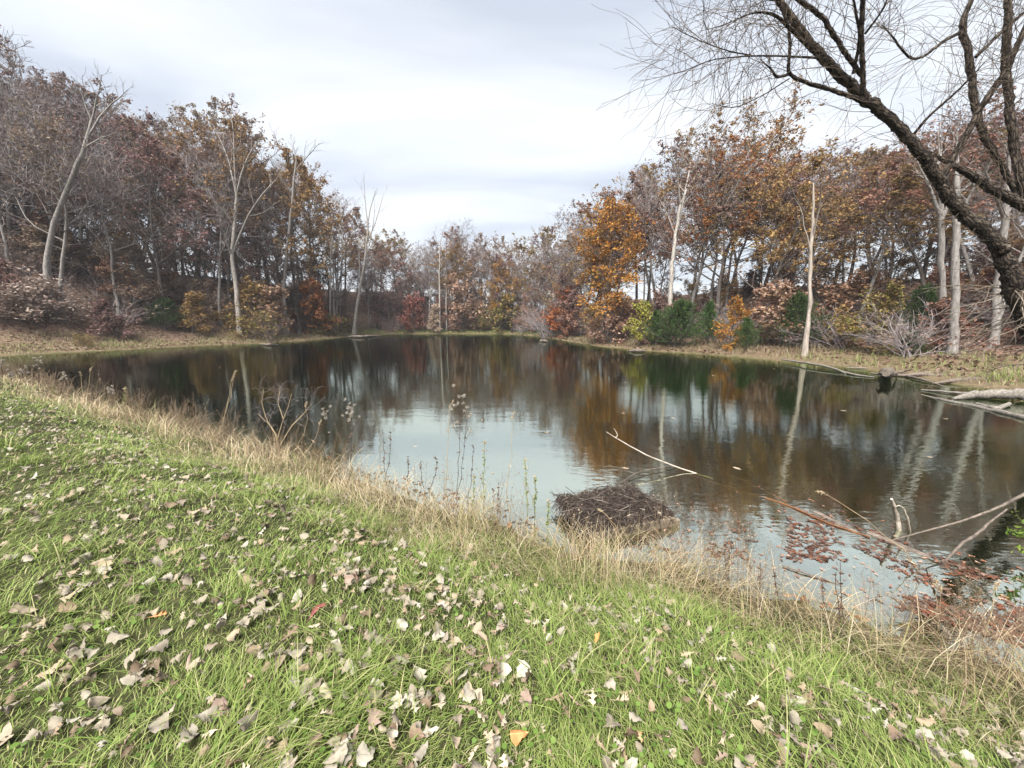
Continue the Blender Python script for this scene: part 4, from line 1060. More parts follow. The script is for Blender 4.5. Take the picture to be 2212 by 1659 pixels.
# ------------------------------------------------------------------ fallen leaves
OAK_T = np.array([0, .12, .22, .30, .345, .39, .46, .52, .575, .63, .70, .78, .84, .91, 1.0])
OAK_W = np.array([.012, .03, .05, .17, .30, .12, .045, .16, .36, .17, .05, .07, .19, .06, .004])
CW_T = np.array([0, .03, .10, .20, .32, .45, .58, .70, .82, .92, 1.0])
CW_W = np.array([.02, .20, .34, .41, .41, .36, .29, .205, .12, .05, .003])
EL_T = np.array([0, .1, .25, .4, .55, .7, .85, .95, 1.0])
EL_W = np.array([.01, .07, .15, .19, .19, .15, .085, .03, .003])
def leaf_mesh(kind, seed):
    rng = np.random.RandomState(seed)
    T, Wd = {'oak': (OAK_T, OAK_W), 'cottonwood': (CW_T, CW_W), 'slim': (EL_T, EL_W)}[kind]
    n = len(T)
    U = np.array([-1, -.5, 0, .5, 1])
    curl = (rng.rand() - .3) * 3.4
    bend = (rng.rand() - .4) * 2.4
    twist = (rng.rand() - .5) * 1.2
    V = np.zeros((n, 5, 3))
    for side in (0, 1):
        wj = Wd * (1 + rng.randn(n) * (.26 if kind == 'oak' else .20))
        tj = T + ((.06 + .05 * rng.randn()) * (Wd > .12) if kind == 'oak' else rng.randn(n) * .015)
        for c in ([0, 1] if side == 0 else [3, 4]):
            V[:, c, 0] = U[c] * wj
            V[:, c, 1] = T + (tj - T) * abs(U[c])
    V[:, 2, 1] = T
    # roll it across, bend it along, ripple the rim
    a = V[:, :, 0] * curl * 2.2
    rr = V[:, :, 0]
    V[:, :, 2] = np.abs(rr) * np.sin(np.abs(a)) * np.sign(curl)
    V[:, :, 0] = rr * np.cos(a * .8)
    V[:, :, 2] += rng.randn(n, 5) * (.05 if kind == 'cottonwood' else .03) * (.25 + np.abs(U))[None]
    tt = V[:, :, 1]
    V[:, :, 2] += bend * .35 * (tt - .5) ** 2 + twist * (tt - .5) * V[:, :, 0]
    V[:, :, 1] -= .5
    i, j = np.meshgrid(np.arange(n - 1), np.arange(4), indexing='ij')
    b = (i * 5 + j).ravel()
    g = Geo(); g.add(V, q=np.stack([b, b + 1, b + 6, b + 5], -1))
    zs = V[0, 2, 2]
    S = np.array([[0, -.5, zs], [.01, -.6, zs + .02], [.03, -.72, zs + .01]])
    tubes(g, S, np.array([.011, .009, .007]), 4)
    return g
def litter_mat(name, cols, under, vein):
    m, nt, b = new_mat(name)
    N, L = nt.nodes.new, nt.links.new
    oi = N("ShaderNodeObjectInfo")
    r = ramp(nt, cols, oi.outputs["Random"])
    tc = N("ShaderNodeTexCoord")
    nz = N("ShaderNodeTexNoise"); nz.inputs["Scale"].default_value = 5; nz.inputs["Detail"].default_value = 5
    L(tc.outputs["Object"], nz.inputs["Vector"])
    mr = N("ShaderNodeMapRange"); mr.inputs["To Min"].default_value, mr.inputs["To Max"].default_value = .55, 1.4
    L(nz.outputs["Fac"], mr.inputs["Value"])
    hs = N("ShaderNodeHueSaturation"); L(mr.outputs[0], hs.inputs["Value"]); L(r.outputs[0], hs.inputs["Color"])
    # midrib and side veins
    sp = N("ShaderNodeSeparateXYZ"); L(tc.outputs["Object"], sp.inputs[0])
    ab = N("ShaderNodeMath"); ab.operation = 'ABSOLUTE'; L(sp.outputs["X"], ab.inputs[0])
    mid = N("ShaderNodeMapRange"); mid.inputs["From Min"].default_value, mid.inputs["From Max"].default_value = .008, .022
    mid.inputs["To Min"].default_value, mid.inputs["To Max"].default_value = 1, 0
    L(ab.outputs[0], mid.inputs["Value"])
    ad = N("ShaderNodeMath"); ad.operation = 'SUBTRACT'; L(sp.outputs["Y"], ad.inputs[0]); L(ab.outputs[0], ad.inputs[1])
    mu = N("ShaderNodeMath"); mu.operation = 'MULTIPLY'; mu.inputs[1].default_value = 48; L(ad.outputs[0], mu.inputs[0])
    sn = N("ShaderNodeMath"); sn.operation = 'SINE'; L(mu.outputs[0], sn.inputs[0])
    sv = N("ShaderNodeMapRange"); sv.inputs["From Min"].default_value, sv.inputs["From Max"].default_value = .80, 1.0
    sv.inputs["To Max"].default_value = .6
    L(sn.outputs[0], sv.inputs["Value"])
    mxv = N("ShaderNodeMath"); mxv.operation = 'MAXIMUM'; L(mid.outputs[0], mxv.inputs[0]); L(sv.outputs[0], mxv.inputs[1])
    mv = N("ShaderNodeMix"); mv.data_type = 'RGBA'; L(mxv.outputs[0], mv.inputs["Factor"]); L(hs.outputs[0], mv.inputs[6]); mv.inputs[7].default_value = (*vein, 1)
    ge = N("ShaderNodeNewGeometry")
    mu2 = N("ShaderNodeMix"); mu2.data_type = 'RGBA'; L(ge.outputs["Backfacing"], mu2.inputs["Factor"]); L(mv.outputs[2], mu2.inputs[6]); mu2.inputs[7].default_value = (*under, 1)
    L(mu2.outputs[2], b.inputs["Base Color"])
    b.inputs["Roughness"].default_value = .7; b.inputs["Specular IOR Level"].default_value = .25
    return m
LM = {
    'grey': litter_mat("leaf_grey_tan", [(.11, .088, .062), (.20, .172, .128), (.25, .222, .175), (.155, .125, .088), (.30, .27, .22)], (.30, .27, .215), (.26, .23, .18)),
    'oak': litter_mat("leaf_oak_tan", [(.19, .13, .078), (.29, .22, .145), (.36, .295, .215), (.22, .15, .09)], (.34, .28, .20), (.32, .25, .17)),
    'brown': litter_mat("leaf_brown", [(.085, .058, .036), (.15, .105, .068), (.11, .068, .042)], (.22, .16, .125), (.20, .14, .105)),
    'orange': litter_mat("leaf_orange", [(.40, .17, .05), (.46, .24, .08), (.36, .13, .05)], (.45, .30, .16), (.42, .28, .12)),
    'wine': litter_mat("leaf_wine", [(.10, .03, .03), (.16, .045, .04)], (.25, .14, .12), (.2, .09, .07)),
}
LEAVES = {k: [leaf_mesh(k, 500 + i * 13 + len(k)).mesh(k + '_leaf', [LM['grey' if k == 'cottonwood' else 'oak']]) for i in range(9)] for k in ('oak', 'cottonwood', 'slim')}
LGRP = "fallen leaves scattered over the lawn"
def put_leaf(kind, col, i, p, size, rot, label):
    o = obj(kind + '_leaf' if kind != 'slim' else 'slim_leaf', LEAVES[kind][i % 9], loc=p, rot=rot, scale=size, label=label, category='leaf', group=LGRP)
    o.material_slots[0].link = 'OBJECT'; o.material_slots[0].material = LM[col]
    return o
def fallen_leaves():
    rng = np.random.RandomState(99)
    hero = [  # px, py, kind, colour, size, heading degrees, label
        (345, 1352, 'oak', 'orange', .085, 60, "bright orange lobed leaf alone on the left lawn"),
        (690, 1338, 'slim', 'wine', .13, 35, "dark wine-red curled leaf near the middle of the lawn"),
        (628, 1392, 'oak', 'brown', .12, 20, "big reddish brown veined leaf near the middle of the lawn"),
        (1040, 1570, 'oak', 'oak', .10, 70, "white star-shaped oak leaf, sharp lobes spread, low in the middle"),
        (1122, 1610, 'cottonwood', 'orange', .085, 80, "orange-brown folded leaf curled like a shell, low in the middle"),
        (985, 1628, 'slim', 'oak', .105, -10, "smooth pinkish oval leaf with no lobes, at the bottom edge"),
        (1292, 1632, 'oak', 'oak', .105, -35, "broad pinkish oak leaf with dark midrib at the bottom edge"),
        (1198, 1530, 'oak', 'oak', .105, 60, "pale thin-fingered oak leaf right of the white star-shaped one"),
        (1222, 1560, 'oak', 'brown', .08, 150, "light brown oak leaf tucked below the thin-fingered one"),
        (1340, 1535, 'oak', 'oak', .09, 85, "pale oak leaf with lobes curled down, right of centre"),
        (1318, 1580, 'cottonwood', 'grey', .09, 10, "crumpled grey leaf below the down-curled oak leaf"),
        (1373, 1480, 'slim', 'brown', .10, 5, "long narrow brown leaf standing on edge"),
        (1420, 1505, 'slim', 'grey', .085, 15, "grey oblong leaf right of the long narrow brown one"),
        (1215, 1380, 'cottonwood', 'grey', .085, 20, "kinked grey leaf with wavy rim in the centre lawn"),
        (1290, 1395, 'slim', 'orange', .09, 30, "orange and tan rolled leaf in the centre lawn"),
        (1232, 1305, 'oak', 'oak', .085, 10, "small white star oak leaf below the dry grass"),
        (915, 1240, 'cottonwood', 'grey', .09, 80, "flat grey leaf just below the tall bank weeds"),
        (1060, 1345, 'oak', 'brown', .085, -20, "pinkish brown lobed leaf half sunk in long grass"),
        (540, 1500, 'oak', 'oak', .10, 0, "upright pink-tan oak leaf beside a green tuft"),
        (290, 1437, 'cottonwood', 'grey', .10, 70, "pale grey leaf tilted towards the water on the left"),
        (265, 1395, 'cottonwood', 'grey', .11, 80, "grey-white broad leaf left of the orange one"),
        (355, 1580, 'cottonwood', 'grey', .11, 30, "ragged grey leaf with torn edge at lower left"),
        (545, 1575, 'cottonwood', 'grey', .12, 10, "large crumpled grey leaf with toothed edge at lower left"),
        (705, 1570, 'oak', 'oak', .08, 60, "small pale lobed leaf at the bottom left of centre"),
        (60, 1335, 'cottonwood', 'oak', .12, 75, "broad pinkish leaf near the left edge of the lawn"),
        (150, 1340, 'cottonwood', 'brown', .11, 60, "dark grey-brown leaf standing up near the left edge"),
        (340, 1235, 'cottonwood', 'grey', .10, 80, "small bright leaf lying flat in the left lawn"),
        (1670, 1465, 'oak', 'oak', .11, -20, "long pale forked oak leaf in the long grass at right"),
        (1520, 1475, 'oak', 'oak', .09, 80, "white oak leaf with drooping fingers at right"),
        (1790, 1270 + 150, 'oak', 'oak', .09, 40, "pale oak leaf caught in the bank grass at right"),
        (2030, 1560, 'cottonwood', 'brown', .10, 60, "tan curled leaf near the lower right corner"),
        (1640, 1500, 'oak', 'wine', .06, 10, "small dark leaf among the grass at right"),
        (2085, 1490, 'slim', 'brown', .11, 70, "long brown rolled leaf near the right edge"),
        (2040, 1380, 'cottonwood', 'grey', .09, 30, "pale leaf on the bank near the right edge"),
    ]
    used = []
    for q, (px, py, k, c, s, hd, lab) in enumerate(hero):
        p = ground_at(px, py); p[2] += .05
        put_leaf(k, c, q * 5 + 1, p, s * .82, (rng.randn() * .3 - .15, rng.randn() * .3, math.radians(-hd) + rng.randn() * .1), lab)
        used.append(p[:2])
    used = np.array(used)
    x, y, r = polar(rng, 15000, 1.0, 16, math.radians(62), 1.0)
    z, d, wn = terrain(x, y, True)
    dens = (.2 + 1.5 * sstep(.45, .75, vnoise(x, y, .38, 20)) * 1.3) * np.where(x < -.2, 1.45, .85) * sstep(.5, 1.2, d)
    ok = (wn > .5) & (rng.rand(len(x)) < dens * 2.8) & (x < 6) & (np.min(np.hypot(x[:, None] - used[:, 0], y[:, None] - used[:, 1]), 1) > .07)
    x, y, r, z, d = x[ok], y[ok], r[ok], z[ok], d[ok]
    n = len(x)
    kind = np.where(rng.rand(n) < np.where(x < -.3, .72, .42), 'cottonwood', 'oak')
    kind = np.where(rng.rand(n) < .08, 'slim', kind)
    size = np.where(kind == 'cottonwood', .038 + .050 * rng.rand(n) ** 1.6, .042 + .038 * rng.rand(n))
    # the largest in view are objects, the others one heap of litter
    inview = np.abs(np.arctan2(x, y)) < math.radians(50)
    order = np.argsort(-(size / np.hypot(r, 1.5)) * inview)
    pick = order[:266]
    rest = order[266:]
    for q in pick:
        k = kind[q]
        u = rng.rand()
        col = {'cottonwood': 'grey' if u < .62 else ('brown' if u < .86 else 'oak'), 'oak': 'oak' if u < .58 else ('brown' if u < .88 else ('grey' if u < .97 else 'orange')), 'slim': 'brown' if u < .5 else 'grey'}[k]
        i = rng.randint(0, 9)
        cw = {'grey': "grey-tan", 'brown': "dark brown", 'oak': "pinkish tan", 'orange': "orange"}[col]
        kw = {'cottonwood': "broad", 'oak': "lobed oak", 'slim': "narrow"}[k]
        pos = "close up" if r[q] < 1.9 else ("midway over the lawn" if r[q] < 3.2 else "towards the water")
        side = "on the left" if x[q] < -.9 else ("on the right" if x[q] > .7 else "in the centre")
        edge = ", by bank grass" if d[q] < 1.3 else ""
        st = ["curled", "flat", "twisted", "folded", "cupped", "wavy", "bent", "rolled", "crinkled"][i]
        lab = f"{st} {cw} {kw} leaf {pos} {side}{edge}"
        put_leaf(k, col, i, (x[q], y[q], z[q] + .022 + .03 * rng.rand()), float(size[q]), (rng.randn() * .42, rng.randn() * .42 + (math.pi if rng.rand() < .35 else 0), rng.rand() * 6.28), lab)
    g = Geo()
    for k in ('oak', 'cottonwood'):
        src = leaf_mesh(k, 7)
        V0 = src.v[0]; Q0 = src.q[0]
        sel = rest[kind[rest] == k]
        M = []
        for q in sel:
            R_ = np.array(Matrix.Rotation(rng.rand() * 6.28, 3, 'Z') @ Matrix.Rotation(rng.randn() * .45, 3, 'X') @ Matrix.Rotation(rng.randn() * .45, 3, 'Y'))
            M.append(V0 @ R_.T * size[q] * 1.0 + np.array([x[q], y[q], z[q] + .025 + .03 * rng.rand()]))
        if M:
            nn = len(V0)
            g.add(np.concatenate(M), q=np.concatenate([Q0 + i * nn for i in range(len(M))]))
    obj("scattered_leaves", g.mesh("scattered_leaves", [leaf_mat("leaf_scatter", [(.17, .14, .10), (.25, .22, .165), (.27, .205, .135), (.10, .07, .044), (.32, .29, .235), (.14, .105, .07)], 0, 0, .1)]), kind='stuff')
fallen_leaves()

# leaves in the shallows: some floating, most sunk on the bed
def pond_leaves():
    rng = np.random.RandomState(101)
    spots = [(1480, 1150, .40, 260, 'w'), (1560, 1190, .35, 150, 'w'), (700, 990, .45, 160, 'w'), (600, 955, .5, 110, 'w'), (880, 1040, .3, 110, 'w'), (1010, 1060, .3, 70, 'w'), (2100, 1230, .45, 260, 'w'), (2180, 1290, .4, 260, 'w'), (1960, 1180, .4, 170, 'w'), (2000, 1300, .35, 200, 'w'), (1750, 1100, .35, 90, 'w'), (1850, 1230, .45, 130, 'w'), (1300, 1060, .35, 50, 'w'), (1650, 1190, .4, 90, 'w')]
    P = []
    for px, py, s, n, _ in spots:
        c = on_plane(px, py)
        P.append(np.stack([c[0] + rng.randn(n) * s, c[1] + rng.randn(n) * s * .8], -1))
    P = np.concatenate(P)
    d = sdf(P[:, 0], P[:, 1]); P = P[d < -.03]
    n = len(P)
    z = terrain(P[:, 0], P[:, 1])
    fl = rng.rand(n) < .13
    zf = np.where(fl, .004 + .006 * rng.rand(n), z + .015)
    C = np.stack([P[:, 0], P[:, 1], zf], -1)
    V0 = leaf_mesh('oak', 7)
    v0, q0 = V0.v[0][:75], V0.q[0]
    def lay(sel, nm, tilt, mat, scale):
        g = Geo(); idx = np.where(sel)[0]; M = []
        for q in idx:
            R_ = np.array(Matrix.Rotation(rng.rand() * 6.28, 3, 'Z') @ Matrix.Rotation(rng.randn() * tilt, 3, 'X') @ Matrix.Rotation(rng.randn() * tilt, 3, 'Y'))
            vv = v0.copy(); vv[:, 2] *= .25
            M.append(vv @ R_.T * (scale * (.7 + .6 * rng.rand())) + C[q])
        if not M: return
        g.add(np.concatenate(M), q=np.concatenate([q0 + i * len(v0) for i in range(len(M))]))
        obj(nm, g.mesh(nm, [mat]), kind='stuff')
    lay(fl, "floating_leaves", .04, leaf_mat("leaf_floating", [(.22, .08, .045), (.30, .14, .08), (.36, .23, .17), (.16, .05, .03), (.12, .055, .035)], 0, 0, .1), .05)
    lay(~fl, "sunken_leaves", .25, leaf_mat("leaf_sunken", [(.30, .07, .03), (.42, .13, .04), (.36, .19, .09), (.20, .05, .03), (.45, .24, .12)], 0, 0, .05), .065)
    # old litter all over the shallow bed by the near bank
    m = 5200
    k = rng.randint(0, 13, m) ; k = np.where(rng.rand(m) < .3, len(_A) - 1 - rng.randint(0, 4, m), k)
    e = _B - _A
    p = _A[k] + e[k] * rng.rand(m)[:, None] + rng.randn(m, 2) * .55
    p = p[(sdf(p[:, 0], p[:, 1]) < -.02) & (sdf(p[:, 0], p[:, 1]) > -1.5)]
    zz = terrain(p[:, 0], p[:, 1]) + .01
    g = Geo()
    leaves(g, rng, np.stack([p[:, 0], p[:, 1], zz], -1), len(p) * 1, .035, .012, flat=4)
    obj("bed_leaf_litter", g.mesh("bed_leaf_litter", [leaf_mat("leaf_bed", [(.10, .035, .02), (.20, .07, .03), (.28, .13, .06), (.07, .03, .02), (.33, .20, .11)], 0, 0, 0)], smooth=False), kind='stuff')
    m = 5200
    u = rng.rand(m)
    px = np.where(u < .72, 1700 + 560 * rng.rand(m), np.where(u < .86, 1500 + 120 * rng.randn(m) * .5, 640 + 520 * rng.rand(m)))
    top = np.interp(px, [500, 640, 900, 1160, 1440, 1560, 1700, 1900, 2212, 2300], [925, 965, 1035, 1120, 1120, 1130, 1095, 1150, 1270, 1290])
    hgt = np.interp(px, [500, 1160, 1500, 1900, 2212], [40, 50, 80, 150, 130])
    py = top + hgt * rng.rand(m) ** .9
    q = on_plane(px, py)
    keep = (sdf(q[:, 0], q[:, 1]) < -.02) & (rng.rand(m) < sstep(.28, .62, vnoise(q[:, 0], q[:, 1], .26, 25)))
    q = q[keep]
    q[:, 2] = np.where(rng.rand(len(q)) < .45, .003 + .005 * rng.rand(len(q)), -.008 - .04 * rng.rand(len(q)))
    src = leaf_mesh('oak', 11); va, qa = src.v[0][:75].copy(), src.q[0]
    va[:, 2] *= .12
    M = []
    for c in q:
        R_ = np.array(Matrix.Rotation(rng.rand() * 6.28, 3, 'Z') @ Matrix.Rotation(rng.randn() * .06, 3, 'X'))
        M.append(va @ R_.T * (.05 + .045 * rng.rand()) + c)
    g = Geo(); g.add(np.concatenate(M), q=np.concatenate([qa + i * 75 for i in range(len(M))]))
    obj("wet_leaf_mat", g.mesh("wet_leaf_mat", [leaf_mat("leaf_wet", [(.030, .015, .011), (.065, .030, .020), (.11, .050, .030), (.04, .022, .016), (.19, .125, .095), (.022, .014, .011), (.15, .045, .02), (.06, .04, .03), (.13, .085, .065)], 0, 0, .05)]), kind='stuff')
    # specks of leaf adrift far out
    g = Geo()
    q = on_plane(rng.rand(60) * 1900 + 200, 760 + rng.rand(60) ** 2 * 260)
    q = q[sdf(q[:, 0], q[:, 1]) < -.6]; q[:, 2] = .006
    leaves(g, rng, q, len(q), .05, .0, flat=30)
    obj("drifting_leaves", g.mesh("drifting_leaves", [LV['tan']], smooth=False), kind='stuff')
pond_leaves()

# ------------------------------------------------------------------ the sunken platform heaped with twigs
WOOD = bark_mat("lumber_weathered", (.085, .066, .043), (.20, .16, .11), scale=(2, 14, 14), bump=.3, dist=.004, amt=.08)
DARK_TWIG = leaf_mat("heap_twigs", [(.010, .007, .006), (.028, .020, .016), (.055, .040, .031), (.014, .010, .008), (.17, .14, .115), (.02, .014, .011)], 0, 0, 0)
def box(g, a, b, c0=(0, 0, 0), bev=.006, m=0):
    lo, hi = np.array(a, float), np.array(b, float)
    c = np.array([(x, y, z) for z in (0, 1) for y in (0, 1) for x in (0, 1)], float)
    # a box whose upper rim is chamfered
    V = []
    for zz, ins in ((lo[2], 0), (hi[2] - bev, 0), (hi[2], bev)):
        V += [(lo[0] + ins, lo[1] + ins, zz), (hi[0] - ins, lo[1] + ins, zz), (hi[0] - ins, hi[1] - ins, zz), (lo[0] + ins, hi[1] - ins, zz)]
    Q = [(3, 2, 1, 0), (8, 9, 10, 11)]
    for l in (0, 4): Q += [(l + k, l + (k + 1) % 4, l + 4 + (k + 1) % 4, l + 4 + k) for k in range(4)]
    g.add(V, q=Q, m=m)
def platform():
    p0, p1, p3 = on_plane(1290, 1168, .01), on_plane(1458, 1134, .01), on_plane(1222, 1098, .01)
    ex = p1 - p0; ey = p3 - p0
    lx, ly = float(np.linalg.norm(ex[:2])), float(np.linalg.norm(ey[:2]))
    rz = math.atan2(ex[1], ex[0])
    t = thing('wooden_platform', "weathered square lumber frame resting in the shallows under a twig heap", 'platform', (p0[0], p0[1], -.02), rz)
    def plank(a, b):
        g = Geo(); box(g, a, b); return obj('plank', g.mesh('platform_plank', [WOOD], smooth=False), t)
    plank((.04, 0, -.03), (lx, .04, .115)); plank((0, 0, -.03), (.037, ly, .11)); plank((.04, ly - .04, -.03), (lx, ly, .11)); plank((lx - .04, .043, -.03), (lx - .003, ly - .043, .108))
    for k in range(5):
        y0 = .06 + k * (ly - .12) / 5
        plank((.042, y0, .06), (lx - .045, y0 + (ly - .12) / 5 - .012, .085))
    g = Geo(); box(g, (lx + .002, -.01, 0.02), (lx + .06, .045, .085)); obj('block', g.mesh('platform_block', [WOOD], smooth=False), t)
    # the heap: mud core, then twigs laid every way, then pale leaf scraps
    rng = np.random.RandomState(55)
    h = thing('twig_heap', "dark matted heap of twigs and dead weeds piled on the sunken platform", 'twig heap', (p0[0], p0[1], .09), rz)
    nx, ny = 30, 26
    X, Y = np.meshgrid(np.linspace(-.10, lx + .02, nx), np.linspace(.03, ly + .09, ny))
    def hz(X, Y):
        e = np.minimum(np.minimum((X + .10) / .2, (lx + .05 - X) / .35), np.minimum((Y - .02) / .28, (ly + .12 - Y) / .25))
        return .085 * np.clip(e, 0, 1) ** .5 * (.2 + 1.6 * vnoise(X, Y, .22, 22)) + .035 * vnoise(X, Y, .06, 23) - .03 * (e < .05)
    Z = hz(X, Y)
    i, j = np.meshgrid(np.arange(nx - 1), np.arange(ny - 1)); b = (j * nx + i).ravel()
    g = Geo(); g.add(np.stack([X.ravel(), Y.ravel(), Z.ravel()], -1), q=np.stack([b, b + 1, b + nx + 1, b + nx], -1))
    obj('mud_core', g.mesh('heap_core', [bark_mat("heap_mud", (.014, .010, .008), (.05, .036, .028), scale=(20, 20, 20), bump=1.0, amt=0)]), h)
    n = 1250
    cx, cy_ = rng.rand(n) * (lx + .16) - .12, rng.rand(n) * (ly + .08) + .03
    a = rng.randn(n) * .8 + .1
    a = np.where(rng.rand(n) < .55, rng.rand(n) * 6.28, a)
    L = .03 + .15 * rng.rand(n) ** 3
    d = np.stack([np.cos(a), np.sin(a), rng.randn(n) * .35], -1)
    c = np.stack([cx, cy_, hz(cx, cy_) + .006 + .02 * rng.rand(n)], -1)
    P = np.stack([c - d * L[:, None], c + rng.randn(n, 3) * .012, c + d * L[:, None]], 1)
    R = (.0014 + .0048 * rng.rand(n) ** 3)[:, None] * np.array([[.8, 1, .5]])
    g = Geo(); tubes(g, P, R, 4)
    n = 60
    a = rng.rand(n) * 6.28
    c = np.stack([lx * .47 + np.cos(a) * lx * .55, ly * .5 + np.sin(a) * ly * .52, .015 + .06 * rng.rand(n)], -1)
    d = np.stack([np.cos(a + rng.randn(n) * .9), np.sin(a + rng.randn(n) * .9), rng.randn(n) * .25], -1)
    P = grow(rng, c - d * .06, d, .10 + .16 * rng.rand(n), 4, -.05, .12)
    tubes(g, P, np.tile(np.array([.004, .0038, .003, .0018]), (n, 1)), 5)
    # droopy strands hanging over the near and left rims
    m = 420
    side = rng.rand(m) < .55
    sx = np.where(side, -.10 + .05 * rng.randn(m), rng.rand(m) * lx * .95); sy = np.where(side, rng.rand(m) * ly, .03 + .03 * rng.randn(m))
    S = np.stack([sx, sy, hz(sx, sy) + .05], -1)
    D = np.stack([np.where(side, -1, rng.randn(m) * .5), np.where(side, rng.randn(m) * .5, -.35), -.6 - rng.rand(m)], -1)
    P = grow(rng, S, D, .05 + .09 * rng.rand(m), 4, -.3, .25)
    tubes(g, P, np.tile(np.array([.003, .0035, .003, .0015]), (m, 1)), 4)
    obj('twigs', g.mesh('heap_twigs', [DARK_TWIG]), h, kind='stuff')
    # scraps of pale leaf on the heap
    for q, (px, py, s) in enumerate(((1254, 1110, .055), (1268, 1122, .04), (1297, 1108, .05), (1318, 1124, .04), (1388, 1104, .06), (1358, 1118, .045), (1425, 1112, .04))):
        u = on_plane(px, py, .22)
        o = put_leaf(['cottonwood', 'oak', 'oak'][q % 3], ['grey', 'oak'][q % 2], q * 2 + 1, (u[0], u[1], .245), s, (rng.randn() * .3, rng.randn() * .3, rng.rand() * 6), ["broad pale leaf at the left of the twig heap", "small pale leaf scrap low on the left of the twig heap", "white lobed leaf on the near side of the twig heap", "thin pale leaf scrap at the middle of the twig heap", "largest pale leaf on the right part of the twig heap", "narrow pale leaf right of the heap's middle", "pale lobed leaf at the right end of the twig heap"][q])
        o['group'] = "pale leaves on the twig heap"
platform()

# ------------------------------------------------------------------ logs, driftwood, broken branches
DRIFT = bark_mat("driftwood_grey", (.06, .052, .043), (.235, .21, .18), scale=(8, 8, 8), bump=.5, amt=.1)
DRIFT_DARK = bark_mat("driftwood_dark", (.045, .035, .028), (.19, .155, .125), scale=(9, 9, 9), bump=.8, amt=.1)
DRIFT_PALE = bark_mat("driftwood_pale", (.16, .13, .10), (.42, .37, .30), scale=(8, 8, 8), bump=.5, amt=.1)
WET = bark_mat("wet_branch", (.07, .032, .018), (.16, .075, .035), bump=.2, amt=0)
def wood(nm, lab, cat, segs, mat, s=8, jitter=.04, group=None, seed=0):
    """segs: list of (part name, points [(x,y,z)], radii)"""
    rng = np.random.RandomState(seed)
    b = np.array(segs[0][1][0], float)
    t = thing(nm, lab, cat, b, group=group)
    for part, pts, rad in segs:
        p = np.array(pts, float) - b
        n = max(9, 4 * len(p))
        q = np.linspace(0, len(p) - 1, n)
        P = np.stack([np.interp(q, np.arange(len(p)), p[:, c]) for c in range(3)], 1)
        for _ in range(2): P[1:-1] = .25 * P[:-2] + .5 * P[1:-1] + .25 * P[2:]
        R = radii(rad, n)
        P[1:-1] += rng.randn(n - 2, 3) * R[1:-1, None] * .14
        g = Geo(); tubes(g, P, R * (1 + rng.randn(n) * jitter), s)
        v = g.v[0]; v += rng.randn(*v.shape) * np.repeat(R, s)[:, None] * .03
        # close the ends
        g.add(np.concatenate([v[:s], P[:1]]), t=[(k, s, (k + 1) % s) for k in range(s)])
        g.add(np.concatenate([v[-s:], P[-1:]]), t=[((k + 1) % s, s, k) for k in range(s)])
        obj(part, g.mesh(nm + '_' + part, [mat]), t)
    return t
def w(px, py, z=0.0):
    p = on_plane(px, py, z); return (p[0], p[1], z)
